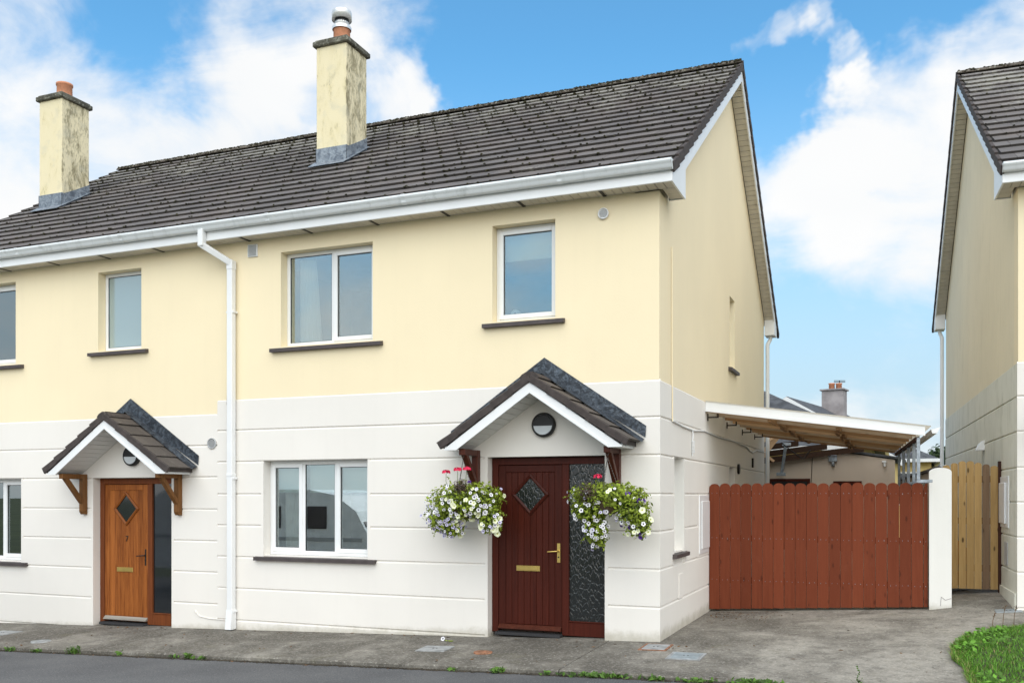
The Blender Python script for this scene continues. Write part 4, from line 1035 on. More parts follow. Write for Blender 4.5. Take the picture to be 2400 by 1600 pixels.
for z in (.42, 1.02, 1.66):
    nm = MB()
    for i in range(20):
        for s_ in (-.035, .035): nm.tube([((edges[i] + edges[i + 1]) / 2 + s_ * (i < 19), 3.036, z + .045 + random.gauss(0, .006)), ((edges[i] + edges[i + 1]) / 2 + s_ * (i < 19), 3.042, z + .045)], .0042, 6)
    obj('nail_row', nm, 'galv', gt, fix=False)
pl = thing('gate_pillar', 'white rendered gate pillar with curved top and cracked foot', 'pillar', (3.05, 3.1, .16))
m = MB(); n = 12
prof = [(2.915, -.2), (3.185, -.2), (3.185, 1.985)] + [(3.05 + .135 * cos(t), 1.985 + .06 * sin(t)) for t in [pi * k / n for k in range(1, n)]] + [(2.915, 1.985)]
m.prism(prof, 'y', 2.99, 3.24); obj('shaft', m, 'pillar_paint', pl)
obj('crack', MB().bar((3.06, 2.988, .34), (3.11, 2.988, .30), .004, .006).bar((3.11, 2.988, .30), (3.18, 2.988, .325), .004, .006).bar((3.06, 2.988, .34), (3.05, 2.988, .22), .003, .006), 'grey_render', pl)
bw = thing('boundary_wall', 'grey rendered garden wall with dark coping running back from pillar', 'wall', (2.95, 6.5, .2))
dirx = -.0413
m = MB(); m.add([(2.93, 3.25, -.1), (3.13, 3.25, -.1), (3.13 + dirx * 8, 11.3, -.1), (2.93 + dirx * 8, 11.3, -.1), (2.93, 3.25, 1.99), (3.13, 3.25, 1.99), (3.13 + dirx * 8, 11.3, 1.99), (2.93 + dirx * 8, 11.3, 1.99)],
             [(0, 3, 2, 1), (4, 5, 6, 7), (0, 1, 5, 4), (1, 2, 6, 5), (2, 3, 7, 6), (3, 0, 4, 7)]); obj('wall', m, 'beige', bw)
for i in range(13):
    y0, y1 = 3.26 + i * .615, 3.26 + (i + 1) * .615 - .008; x0_, x1_ = 3.03 + dirx * (y0 - 3.25), 3.03 + dirx * (y1 - 3.25)
    m = MB(); pr = [(-.14, 1.99), (.14, 1.99), (.13, 2.03), (.0, 2.075), (-.13, 2.03)]
    m.add([(x0_ + p[0], y0, p[1]) for p in pr] + [(x1_ + p[0], y1, p[1]) for p in pr], [(0, 1, 2, 3, 4), (9, 8, 7, 6, 5)] + [(k, (k + 1) % 5, (k + 1) % 5 + 5, k + 5) for k in range(5)]); obj('coping_stone', m, 'verge', bw)
sg = thing('side_gate', 'tall unpainted timber gate with arched top in the side passage', 'gate', (3.45, 3.95, .35))
xs_ = [(3.118, 3.212), (3.224, 3.313), (3.323, 3.415), (3.422, 3.517), (3.521, 3.614), (3.622, 3.714), (3.721, 3.815)]
tops = [2.105, 2.133, 2.158, 2.158, 2.133, 2.110, 2.089]
for i, (a, b) in enumerate(xs_):
    xm, r = (a + b) / 2, (b - a) / 2; zt = tops[i]
    pts = [(a, .375), (b, .375)] + [(xm + r * cos(t), zt - r * .72 + r * .72 * sin(t)) for t in [pi * k / 10 for k in range(11)]]
    m = MB(); m.prism(pts, 'y', 3.945, 3.965); p_ = obj('plank', m, 'fence_old' if i == 5 else 'fence_wood', sg)
    if i == 5: p_['label'] = 'darker weathered board'
for z in (.62, 1.28, 1.86): obj('rail', MB().box(3.12, 3.82, 3.967, 4.01, z, z + .09, .004), 'fence_old', sg)
obj('hinge_post', MB().box(3.817, 3.868, 3.90, 4.0, .30, 1.36, .005).box(3.815, 3.856, 3.90, 4.0, 1.36, 2.15, .005), 'post_brown', sg)
tag(obj('gas_bottle', MB().lathe([(.001, .38), (.14, .38), (.15, .42), (.15, .86), (.12, .93), (.05, .96), (.05, 1.02), (.001, 1.02)], 20, (3.33, 4.5, 0)), 'orange_plastic'), 'orange gas bottle glimpsed through gaps of the timber side gate', 'gas bottle')

# ------------------------------------------------------------------ lean-to canopy behind the gate
lt = thing('lean_to', 'timber lean-to canopy with white fascia on the gable wall', 'canopy', (1.4, 5.5, .1))
def lz(x): return 2.995 - .150 * x
m = MB(); m.prism([(.004, lz(0) + .015), (2.86, lz(2.86) + .015), (2.86, lz(2.86) - .11), (.004, lz(0) - .125)], 'y', 2.755, 2.772); m.prism([(.004, lz(0) - .085), (2.86, lz(2.86) - .075), (2.86, lz(2.86) - .11), (.004, lz(0) - .125)], 'y', 2.748, 2.755); obj('fascia', m, 'upvc', lt)
def pxl(y): return 2.80 + dirx * (y - 2.3)
m = MB(); m.add([(.004, 2.74, lz(0) + .028), (2.93, 2.74, lz(2.93) + .028), (2.93 + dirx * 6.2, 8.95, lz(2.93) + .028), (.004, 8.95, lz(0) + .028), (.004, 2.74, lz(0) + .018), (2.93, 2.74, lz(2.93) + .018), (2.93 + dirx * 6.2, 8.95, lz(2.93) + .018), (.004, 8.95, lz(0) + .018)],
             [(0, 1, 2, 3), (4, 5, 6, 7), (0, 1, 5, 4), (1, 2, 6, 5), (2, 3, 7, 6), (3, 0, 4, 7)]); obj('roof_sheet', m, 'poly_sheet', lt)
ry = [2.80 + i * (6.05 / 8) for i in range(9)]
for i, y in enumerate(ry):
    x1_ = pxl(y) - .03
    m = MB(); m.prism([(.02, lz(.02) + .012), (x1_, lz(x1_) + .012), (x1_, lz(x1_) - .13), (.02, lz(.02) - .13)], 'y', y, y + .045); obj('rafter', m, ('rafter', 'rafter_grey', 'rafter_dark')[i % 3], lt)  # alternating timber tones put the shadow lines between rafters into colour
for x, dx in ((.85, .05), (1.75, -.06)):
    for i in range(8): obj('noggin', MB().box(x + dx * (i % 2), x + dx * (i % 2) + .045, ry[i] + .047, ry[i + 1] - .002, lz(x) - .165, lz(x) - .05, .003), 'rafter_dark', lt)
m = MB(); m.bar((pxl(2.78) - .01, 2.78, lz(2.8) - .155), (pxl(8.9) - .01, 8.9, lz(2.5) - .155), .05, .05); obj('eaves_beam', m, 'post_brown', lt)
for y in (2.80, 3.70, 5.0, 6.4, 7.9):
    x = pxl(y); m = MB(); m.box(x - .022, x + .022, y - .022, y + .022, 1.86 if y > 3 else 1.885, lz(x) - .14, .003); m.box(x - .022, 2.93 + dirx * (y - 3.25), y - .02, y + .02, 1.845, 1.885, .003); obj('post', m, 'galv', lt)
m = MB(); gy_ = [(2.93, lz(2.93) - .02), (2.945, lz(2.93) - .07), (3.0, lz(2.93) - .072), (3.045, lz(2.93) + .01)]
N = 4
m.add([(p[0], 2.74, p[1]) for p in gy_] + [(p[0] + dirx * 6.2, 8.95, p[1]) for p in gy_], [(0, 1, 2, 3)] + [(i, i + 1, i + 5, i + 4) for i in range(3)]); obj('gutter', m, 'upvc', lt, fix=False)
for y, z in ((2.93, 2.80), (4.6, 2.80), (6.23, 2.79), (7.79, 2.80)):
    m = MB(); m.box(0.002, .16, y - .02, y + .02, z - .012, z + .006); m.box(.142, .16, y - .02, y + .02, z + .006, z + .10); m.box(.002, .012, y - .03, y + .03, z - .05, z + .05); obj('wall_bracket', m, 'dark_metal', lt)

# ------------------------------------------------------------------ outbuilding behind it
sh = thing('outbuilding', 'low beige rendered outbuilding seen beneath the lean-to', 'shed', (1.0, 10.6, .1))
m = MB(); ys0 = 10.5
m.prism([(-2.2, -.2), (2.50, -.2), (2.50, 2.42), (1.55, 2.575), (-2.2, 2.16)], 'y', ys0, ys0 + 3); obj('wall', m, 'beige', sh)
m = MB(); m.prism([(-2.3, 2.17), (1.55, 2.60), (2.62, 2.425), (2.62, 2.47), (1.55, 2.65), (-2.3, 2.22)], 'y', ys0 - .05, ys0 + 3.1); obj('roof', m, 'slate', sh)
for x0_, x1_, zt in ((-.06, .81, 2.04), (1.28, 1.85, 1.98)):
    m = MB(); m.box(x0_, x1_, ys0 - .006, ys0 - .001, .5, zt); o = obj('opening', m, 'black', sh)
    m = MB(); m.box(x0_, x1_, ys0 - .03, ys0 - .007, zt - .06, zt); m.box(x0_, x0_ + .06, ys0 - .03, ys0 - .007, .5, zt - .06); m.box(x1_ - .06, x1_, ys0 - .03, ys0 - .007, .5, zt - .06); obj('frame', m, 'mahogany', o)
m = MB(); m.box(1.19, 1.36, ys0 - .10, ys0 - .001, 2.40, 2.53, .006); m.box(1.255, 1.305, ys0 - .09, ys0 - .02, 2.34, 2.40, .004); m.lathe([(.001, 2.29), (.035, 2.30), (.035, 2.34)], 12, (1.28, ys0 - .055, 0)); obj('floodlight', m, 'galv', sh)
m = MB(); m.box(2.25, 2.33, ys0 - .12, ys0 - .001, 2.36, 2.40, .004); m.box(2.28, 2.32, ys0 - .11, ys0 - .07, 2.28, 2.36, .004); obj('security_light', m, 'upvc', sh)
m = MB(); m.tube([(.86, ys0 - .01, 2.6), (.84, ys0 - .01, 2.2), (.82, ys0 - .01, 1.6)], .006, 5); m.tube([(.3, 9.6, 2.78), (.62, 9.9, 2.5), (.72, 10.0, 2.45), (.86, 9.9, 2.62)], .012, 5); obj('cable', m, 'dark_metal', sh)
m = MB(); m.bar((.33, 10.2, 2.75), (.24, 10.3, 2.15), .05, .04); m.box(.26, .44, 10.17, 10.23, 2.74, 2.80, .004); m.box(.13, .32, 10.25, 10.33, 2.10, 2.17, .004); obj('steel_prop', m, 'galv', sh)
for i in range(6):
    z0 = 2.22 + i * .14; xe = min(1.9, -1.5 + (3.0 - z0) / .24) if i else 1.9
    if xe < -.6: continue
    k_ = .11 * (xe + 1.5); m = MB(); m.prism([(-1.5, z0), (xe, z0 + k_), (xe, z0 + k_ + .125), (-1.5, z0 + .125)], 'y', 10.30 + .006 * i, 10.33 + .006 * i); obj('board', m, 'dark_board', sh)
m = MB(); m.bar((-.15, 9.7, 2.45), (.2, 9.9, 2.95), .05, .12); m.bar((-.3, 9.55, 2.75), (.3, 9.75, 2.98), .05, .10); m.bar((-.15, 9.8, 2.62), (.12, 9.9, 2.40), .03, .05); obj('timber_strut', m, 'rafter', sh)

# ------------------------------------------------------------------ houses beyond
def hip_house(name, label, x0, x1, y0, y1, ze, sl, wallm, mw=None, wins=()):
    t = thing(name, label, 'house', ((x0 + x1) / 2, y0, 0), mw, 'houses beyond the gardens')
    obj('wall', MB().box(x0, x1, y0, y1, -.5, ze), wallm, t)
    e = .3; a, b, c, d = x0 - e, x1 + e, y0 - e, y1 + e; hw = (d - c) / 2; zr = ze + sl * hw; zz = ze - .05
    m = MB(); m.add([(a, c, zz), (b, c, zz), (b, d, zz), (a, d, zz), (a + hw, (c + d) / 2, zr), (b - hw, (c + d) / 2, zr)], [(0, 1, 5, 4), (1, 2, 5), (2, 3, 4, 5), (3, 0, 4), (3, 2, 1, 0)]); rf = obj('roof', m, 'slate', t)
    m = MB(); m.box(a - .02, b + .08, c - .10, c - .002, zz - .10, zz + .02); m.box(b + .002, b + .10, c, d, zz - .10, zz + .02); obj('gutter', m, 'upvc', t)
    for (u0, u1, v0, v1) in wins:
        w = obj('window', MB().box(u0, u1, y0 - .03, y0 - .002, v0, v1), 'upvc', t); mid = (u0 + u1) / 2
        for p0, p1 in ((u0 + .06, mid - .03), (mid + .03, u1 - .06)): obj('pane', MB().box(p0, p1, y0 - .036, y0 - .031, v0 + .06, v1 - .06), 'dark_glass', w)
    return t
hip_house('house', 'slate hipped roof showing just above the lean-to beside the cream gable', -10, 1.95, 15.3, 23.3, 3.0, .54, 'yellow_render')
hip_house('house', 'small far yellow house with slate roof behind the lean-to posts', -4, 3.75, 27.1, 33.5, 3.05, .5, 'yellow_render', wins=((2.55, 3.45, 1.3, 2.55), (0.6, 1.8, 1.3, 2.55)))
# gabled house with a grey chimney
A = Vector((-1.367, 26.784, 0)); dv = Vector((.187, .982, 0)); pv = Vector((.982, -.187, 0))
MG = Matrix((pv, dv, Vector((0, 0, 1)))).transposed().to_4x4(); MG.translation = A
gh = thing('house', 'far house with white barge boards and broad grey chimney above the lean-to', 'house', (0, 2, 0), MG, 'houses beyond the gardens')
zr, k = 5.50, .60; hw = 3.9
m = MB(); m.prism([(-hw, -.5), (hw, -.5), (hw, zr - .12 - k * hw), (0, zr - .12), (-hw, zr - .12 - k * hw)], 'y', .15, 9.0); obj('wall', m, 'yellow_render', gh)
m = MB(); m.prism([(-hw - .3, zr - k * (hw + .3)), (0, zr), (hw + .3, zr - k * (hw + .3)), (hw + .3, zr - k * (hw + .3) - .1), (0, zr - .1), (-hw - .3, zr - k * (hw + .3) - .1)], 'y', .03, 9.2); obj('roof', m, 'slate', gh)
for s_ in (-1, 1):
    m = MB(); m.prism([(0, zr - .02), (s_ * (hw + .3), zr - .02 - k * (hw + .3)), (s_ * (hw + .3), zr - .24 - k * (hw + .3)), (0, zr - .24)], 'y', -.02, .02 + .004 * s_); obj('barge_board', m, 'upvc', gh)
m = MB(); m.box(.02, .90, 5.0, 5.75, 4.2, 6.17, .01); st = obj('chimney', m, 'grey_render', gh)
obj('capping', MB().box(-.05, .97, 4.93, 5.82, 6.17, 6.24, .01), 'grey_render', st)
for x, h in ((.36, .22), (.66, .2)): obj('chimney_pot', MB().lathe([(.001, 6.22), (.13, 6.22), (.12, 6.24 + h), (.14, 6.25 + h), (.14, 6.29 + h), (.09, 6.29 + h)], 14, (x, 5.35, 0)), 'terracotta', st)
m = MB(); m.tube([(.68, 5.35, 6.45), (.68, 5.35, 6.62)], .02, 6)
for z in (6.56, 6.62): m.tube([(.45, 5.35, z), (.92, 5.38, z - .03)], .015, 5)
obj('aerial', m, 'dark_metal', st)

# ------------------------------------------------------------------ hanging baskets
def leaf_into(m, p, nrm, size, rnd, long=1.5, cup=.25):
    n = nrm.normalized(); a = n.orthogonal().normalized(); a = Matrix.Rotation(rnd.uniform(0, 2 * pi), 3, n) @ a; b = n.cross(a)
    w, l = size * .5, size * long * .5
    m.add([p - a * l, p + b * w - n * cup * size * .3, p + a * l - n * cup * size, p - b * w - n * cup * size * .3, p + n * cup * size * .2], [(0, 1, 4), (1, 2, 4), (2, 3, 4), (3, 0, 4)], False)
def flower_mesh(name, petal, throat, lobes=5, r=1.0, depth=.35, inner=.34):
    m = MB(); k = lobes * 2; vs_ = [(0, 0, -depth * .8)]
    for i in range(k): a = 2 * pi * i / k; vs_.append((inner * cos(a), inner * sin(a), -depth * .12))
    for i in range(k):
        a = 2 * pi * i / k; rr = r * (1.0 if i % 2 == 0 else .80); vs_.append((rr * cos(a), rr * sin(a), .10 if i % 2 else -.04))
    m.cur = 1; m.add(vs_, []); o = 0
    for i in range(k): m.f.append((0, 1 + i, 1 + (i + 1) % k)); m.mi.append(1); m.sm.append(False)
    for i in range(k): m.f.append((1 + i, 1 + k + i, 1 + k + (i + 1) % k, 1 + (i + 1) % k)); m.mi.append(0); m.sm.append(True)
    return m.mesh(name, [petal, throat], fix=False)
FL = {'white': flower_mesh('flower', 'petal_white', 'throat'), 'lilac': flower_mesh('flower', 'petal_lilac', 'throat'), 'cream': flower_mesh('flower', 'petal_cream', 'throat_y', inner=.25),
      'purple': flower_mesh('flower', 'petal_purple', 'throat'), 'orange': flower_mesh('flower', 'petal_orange', 'throat', 6)}
def basket(label, hook, bowl_c, lobes, nleaf, nflow, mixf, seed, reds, bronze):
    rnd = random.Random(seed)
    t = thing('hanging_basket', label, 'hanging basket', bowl_c, group='flower baskets beside the dark red door')
    B = Vector(bowl_c); H = Vector(hook)
    m = MB(); m.lathe([(.001, B.z - .16), (.08, B.z - .15), (.15, B.z - .09), (.175, B.z), (.165, B.z), (.14, B.z - .07), (.001, B.z - .1)], 20, (B.x, B.y, 0)); obj('bowl', m, 'basket_liner', t)
    for i in range(3):
        a = 2 * pi * i / 3 + .4; e = Vector((B.x + .17 * cos(a), B.y + .17 * sin(a), B.z)); s0 = H - Vector((0, 0, .06)); n = 34; m = MB()
        for k in range(n):
            p = s0.lerp(e, k / n); q = s0.lerp(e, (k + .8) / n); m.bar(p, q, .009 if k % 2 else .003, .003 if k % 2 else .009)
        obj('chain', m, 'chain', t, fix=False)
    m = MB(); m.tube([H + Vector((0, .0, .02)), H + Vector((.015, 0, -.01)), H + Vector((0, 0, -.045)), H + Vector((-.012, 0, -.02))], .004, 6); obj('hook', m, 'chain', t)
    tot = sum(l[2] for l in lobes); fol = MB(); surf = []
    for c, r, wt_, _fw in lobes:
        c = Vector(c)
        for _ in range(int(nleaf * wt_ / tot)):
            d = Vector((rnd.gauss(0, 1), rnd.gauss(0, 1), rnd.gauss(0, 1))).normalized(); f = rnd.random() ** .38
            bump_ = 1 + .28 * mnoise.noise(d * 2.3 + c * 3) + .12 * mnoise.noise(d * 6 + c)
            p = c + Vector((d.x * r[0], d.y * r[1], d.z * r[2])) * f * bump_
            if p.y > -.03: p.y = -.03 - rnd.random() * .05
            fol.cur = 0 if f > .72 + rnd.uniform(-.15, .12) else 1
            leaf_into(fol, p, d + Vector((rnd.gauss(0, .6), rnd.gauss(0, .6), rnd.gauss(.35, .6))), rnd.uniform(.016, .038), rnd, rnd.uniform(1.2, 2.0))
        # wispy sprigs that stand out of the mass
        for _ in range(int(14 * wt_ / tot) + 3):
            d = Vector((rnd.gauss(0, 1), rnd.gauss(-.2, .8), rnd.gauss(.25, .9))).normalized(); p = c + Vector((d.x * r[0], d.y * r[1], d.z * r[2])); L = rnd.uniform(.06, .14)
            for k in range(9):
                q = p + d * L * k / 9 + Vector((0, 0, -.05 * (k / 9) ** 2)) + Vector((rnd.gauss(0, .006), rnd.gauss(0, .006), rnd.gauss(0, .006)))
                if q.y < -.03: fol.cur = 0; leaf_into(fol, q, Vector((rnd.gauss(0, 1), -1, rnd.gauss(.3, 1))), rnd.uniform(.012, .024), rnd)
    for c, r in bronze:
        for _ in range(420):
            d = Vector((rnd.gauss(0, 1), rnd.gauss(0, 1), rnd.gauss(0, 1))).normalized(); p = Vector(c) + d * r * rnd.random() ** .4; fol.cur = 2
            leaf_into(fol, p, d + Vector((0, -.3, .3)), rnd.uniform(.010, .020), rnd)
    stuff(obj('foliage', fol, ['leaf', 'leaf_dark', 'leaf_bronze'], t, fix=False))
    # trailing stems
    for i in range(nflow):
        c, r, wt_, _fw = rnd.choices(lobes, [l[3] for l in lobes])[0]; c = Vector(c)
        while True:
            d = Vector((rnd.gauss(0, 1), rnd.gauss(-.55, .8), rnd.gauss(-.38, .75))).normalized()
            if d.y < .25: break
        bump_ = 1 + .28 * mnoise.noise(d * 2.3 + c * 3) + .12 * mnoise.noise(d * 6 + c)
        p = c + Vector((d.x * r[0], d.y * r[1], d.z * r[2])) * (bump_ * rnd.uniform(.95, 1.06) + .015)
        if p.y > -.04: continue
        hx = (p.x - B.x); lowness = (B.z - p.z)
        kind = mixf(p, rnd)
        f = (d * .9 + Vector((rnd.gauss(0, .3), -.75, .25 + rnd.gauss(0, .3)))).normalized()
        R3 = f.to_track_quat('Z', 'Y').to_matrix().to_4x4() @ Matrix.Rotation(rnd.uniform(0, 6), 4, 'Z')
        sz = {'white': .026, 'lilac': .024, 'cream': .036, 'purple': .030, 'orange': .03}[kind] * rnd.uniform(.6, 1.2)
        inst(FL[kind], t, Matrix.Translation(p - B) @ R3 @ Matrix.Scale(sz, 4), 'flower')
    for (x, y, z) in reds:
        m = MB()
        for _ in range(20):
            d = Vector((rnd.gauss(0, 1), rnd.gauss(0, 1), abs(rnd.gauss(0, .6)))).normalized(); p = Vector((x, y, z)) + Vector((d.x * .045, d.y * .045, d.z * .028))
            a = d.orthogonal().normalized(); b = d.cross(a); s2 = rnd.uniform(.014, .02)
            for k in range(5):
                u = a * cos(k * 1.257) + b * sin(k * 1.257); v = a * cos(k * 1.257 + .6) + b * sin(k * 1.257 + .6); w2 = a * cos(k * 1.257 - .6) + b * sin(k * 1.257 - .6)
                m.add([p, p + v * s2 * .8, p + u * s2 * 1.2 + d * .004, p + w2 * s2 * .8], [(0, 1, 2, 3)])
        m.cur = 1; m.tube([(x, y, z), (x + rnd.uniform(-.03, .03), y, z - .1), (x + rnd.uniform(-.05, .05), y, z - .2)], .003, 5, False); obj('geranium_head', m, ['petal_red', 'leaf_dark'], t, fix=False)
    return t
def mix1(p, r):
    u = r.random()
    if p.z > 1.80: return 'purple' if u < .45 else ('orange' if u < .6 else 'white')
    if p.x > -1.95 and p.z > 1.45 and u < .12: return 'purple'
    if -2.35 < p.x and u < .32: return 'cream'
    return 'lilac' if u < .62 and p.z < 1.45 else ('white' if u < .85 else 'lilac')
def mix2(p, r):
    u = r.random()
    if p.x > -.32: return 'purple' if u < .34 else ('cream' if u < .66 else 'white')
    if p.z > 1.72: return 'cream' if u < .6 else 'white'
    return 'white' if u < .85 else 'lilac'
basket('full hanging basket of white and lilac petunias left of the dark red door', (-2.30, -.42, 2.165), (-2.30, -.42, 1.55),
       [((-2.29, -.42, 1.60), (.44, .36, .25), 10, 10), ((-2.53, -.44, 1.42), (.24, .26, .19), 4, 6), ((-2.42, -.46, 1.30), (.14, .16, .13), 1.4, 2.5), ((-1.92, -.45, 1.38), (.14, .18, .17), 2.2, 4), ((-2.05, -.42, 1.62), (.26, .3, .22), 3, 3)],
       6200, 250, mix1, 3, [(-2.50, -.47, 1.955), (-2.34, -.48, 1.985), (-2.23, -.46, 1.99)], [((-2.22, -.66, 1.78), .10)])
basket('straggly two-tailed hanging basket right of the dark red door', (-.50, -.42, 2.165), (-.50, -.42, 1.62),
       [((-.50, -.42, 1.68), (.44, .30, .15), 7, 3), ((-.70, -.44, 1.52), (.22, .24, .17), 3, 4), ((-.62, -.45, 1.30), (.14, .16, .22), 2.4, 5), ((-.22, -.44, 1.55), (.22, .24, .20), 3, 3.2), ((-.12, -.44, 1.37), (.13, .16, .17), 2, 3.2)],
       5600, 112, mix2, 8, [(-.60, -.47, 1.885)], [((-.66, -.68, 1.71), .14)])

# ------------------------------------------------------------------ lawn corner, weeds, covers, litter
LAWN = [(-1.78, 3.16), (-1.26, 3.13), (-.75, 3.12), (-.4, 3.04), (.25, 3.08), (.85, 3.25), (1.2, 3.55), (1.52, 3.92), (1.64, 4.6), (1.68, 9.0)]
def lawn_x(y):
    for (ya, xa), (yb, xb) in zip(LAWN[:-1], LAWN[1:]):
        if ya <= y <= yb: return xa + (xb - xa) * (y - ya) / (yb - ya)
    return 99
struct(sheet('lawn', rng(3.0, 12, .1), rng(-1.78, 1.68, .08), lambda x, y: zg(x, y) + .018 * clamp((x - lawn_x(y)) / .1, 0, 1) + .006, 'dirt', skirt=0, keep=lambda x, y: x > lawn_x(y) + .02))
rg = random.Random(77)
def blade(m, p, h, lean, w, rnd):
    a = rnd.uniform(0, 2 * pi); s = Vector((cos(a + 1.57), sin(a + 1.57), 0)) * w; d = Vector((cos(a), sin(a), 0)) * lean
    m.add([p - s, p + s, p + d * .35 + s * .8 + Vector((0, 0, h * .55)), p + d * .35 - s * .8 + Vector((0, 0, h * .55)), p + d + Vector((0, 0, h))], [(0, 1, 2, 3), (3, 2, 4)])
gm_ = MB()
for _ in range(34000):
    y = rg.uniform(-1.78, 1.67); x = lawn_x(y) + rg.random() ** 1.7 * 4.5 - .03
    gm_.cur = 1 if rg.random() < .03 + .12 * max(0, mnoise.noise(Vector((x * 1.3, y * 1.3, 5)))) or x < lawn_x(y) + .03 and rg.random() < .25 else 0
    h = rg.uniform(.025, .07) * (1 + .5 * mnoise.noise(Vector((x * 2.2, y * 2.2, 3)))); blade(gm_, Vector((x, y, zg(x, y) + .01)), h, rg.uniform(.01, .08), rg.uniform(.0022, .0042), rg); 
gm_.cur = 0
for _ in range(1500):
    y = rg.uniform(-1.6, 1.62); x = lawn_x(y) + rg.random() * 2.0
    if mnoise.noise(Vector((x * 1.7, y * 1.7, 9))) > .05: leaf_into(gm_, Vector((x, y, zg(x, y) + rg.uniform(.05, .12))), Vector((rg.gauss(0, .4), rg.gauss(-.3, .4), 1)), rg.uniform(.025, .055), rg, 1.5)
tag(stuff(obj('grass', gm_, ['grass', 'straw'], fix=False)), 'lush green lawn corner at the bottom right beside the driveway', 'grass')
for (x, y, h), lab_ in zip(((3.62, 1.32, .28), (3.74, 1.42, .26), (3.50, 1.18, .22)), ('middle one of the thin brown seed stalks by the lawn', 'rightmost thin brown seed stalk by the lawn', 'short leftmost thin brown seed stalk by the lawn')):
    ws = MB(); ws.tube([(x, y, zg(x, y)), (x + .01, y, zg(x, y) + h * .6), (x + .03, y, zg(x, y) + h)], .003, 5)
    for k in range(6): blob(ws, (x + .02 + rg.gauss(0, .012), y + rg.gauss(0, .01), zg(x, y) + h * (.8 + .04 * k)), .008, rg)
    tag(obj('dry_stalk', ws, 'fallen', fix=False), lab_, 'weed', 'dry stalks by the lawn')
def weed(x, wd, h, n, label, broad=.4, stem=0, grp='weeds growing along the kerb', y=None):
    m = MB(); y0 = KERB - .012 if y is None else y; r = random.Random(int(x * 1000) + 9)
    for _ in range(n):
        xx = x + r.gauss(0, wd * .4); yy = y0 + r.gauss(-.005, .022); z = max(road_z(xx, min(yy, KERB)) + .0, zg(xx, yy) - .05)
        if r.random() > broad: blade(m, Vector((xx, yy, z)), h * r.uniform(.5, 1.1), r.uniform(.01, h * .8), r.uniform(.002, .0035), r)
        else: leaf_into(m, Vector((xx, yy, z + h * r.uniform(.25, .9))), Vector((r.gauss(0, .6), r.gauss(-.5, .5), .8)), r.uniform(.02, .045), r, 2.0)
    for _ in range(stem):
        xx = x + r.gauss(0, wd * .3); z = road_z(xx, KERB)
        for k in range(12): leaf_into(m, Vector((xx + .01 * sin(k), y0, z + .04 + k * h * .12)), Vector((r.gauss(0, 1), -1, .5)), .016, r)
    tag(obj('weed_tuft', m, 'weed', fix=False), label, 'weed', grp)
for x, wd, h, n, lab_ in ((-7.66, .10, .05, 50, 'small weed at the kerb below the round pale cover'), (-6.30, .05, .08, 22, 'thin weed at the kerb below the joint in the path'),
                          (-5.42, .07, .05, 36, 'small low weed left of the bright broad-leaved kerb weed'), (-5.02, .09, .04, 40, 'flat spreading weed at the kerb right of the bright broad-leaved weed'),
                          (-1.75, .08, .03, 34, 'tiny weed at the kerb below the small rusty round cover'), (-.72, .06, .05, 20, 'small weed at the kerb where the path joint ends'),
                          (.38, .14, .04, 70, 'low weed just right of the long green kerb strip'), (1.95, .1, .05, 44, 'small weed left of the upright stem at the driveway edge'),
                          (2.68, .1, .06, 40, 'rightmost weed at the driveway edge before the lawn')): weed(x, wd, h, n, lab_)
weed(-8.12, .12, .05, 70, 'low weed at the kerb in the far left corner of the picture'); weed(-7.03, .12, .10, 130, 'taller grass tuft at the kerb, biggest before the orange-door house', .1)
weed(-5.22, .06, .07, 40, 'broad-leaved bright green weed at the kerb just left of the drainpipe', .95)
weed(-1.25, .10, .05, 60, 'spreading broad-leaved weed at the kerb below the dark red door', .9)
weed(-.18, .40, .045, 330, 'long thick strip of green weeds along the kerb by the corner', .35)
weed(.78, .2, .04, 90, 'low green weed patch at the driveway edge under the blue-grey cover', .5); weed(1.34, .26, .055, 160, 'leafy weed patch at the driveway edge in front of the red gate', .6)
weed(2.2, .05, .14, 26, 'upright weed with a tall thin stem at the driveway edge', .5, 2)
def cover(name, label, x0, x1, y0, y1, mat, fr, grp='covers set in the paving', rot=0.0, ribs=0):
    cx, cy = (x0 + x1) / 2, (y0 + y1) / 2; z = max(zg(x, y) for x in (x0, x1) for y in (y0, y1)); t = thing(name, label, 'drain cover', (cx, cy, z), group=grp)
    sx = (zg(x1, cy) - zg(x0, cy)) / (x1 - x0); sy = (zg(cx, y1) - zg(cx, y0)) / (y1 - y0)
    X = Vector((1, 0, sx)).normalized(); Y = Vector((0, 1, sy)); N = X.cross(Y).normalized(); Y = N.cross(X)
    mt = Matrix((X, Y, N)).transposed().to_4x4() @ Matrix.Rotation(rot, 4, 'Z'); mt.translation = Vector((cx, cy, zg(cx, cy))); w, h = (x1 - x0) / 2, (y1 - y0) / 2
    if fr: obj('frame', MB().box(-w - .025, w + .025, -h - .025, -h, -.03, .008, 0, mt).box(-w - .025, w + .025, h, h + .025, -.03, .008, 0, mt).box(-w - .025, -w, -h, h, -.03, .008, 0, mt).box(w, w + .025, -h, h, -.03, .008, 0, mt), fr, t)
    m = MB(); m.box(-w + .002, w - .002, -h + .002, h - .002, -.03, .010, .003, mt)
    for i in range(ribs): m.box(-w + .02, w - .02, -h + .02 + i * (2 * h - .04) / ribs, -h + .028 + i * (2 * h - .04) / ribs, .010, .013, 0, mt)
    obj('lid', m, mat, t)
    obj('key_slot', MB().box(-.03, -.012, -.006, .006, .0102, .0135, 0, mt).box(.012, .03, -.006, .006, .0102, .0135, 0, mt), 'dark_metal', t)
cover('access_cover', 'plain grey rectangular cover in the path left of the dark red door', -2.60, -2.24, -1.09, -.75, 'cover_grey', None, rot=.05)
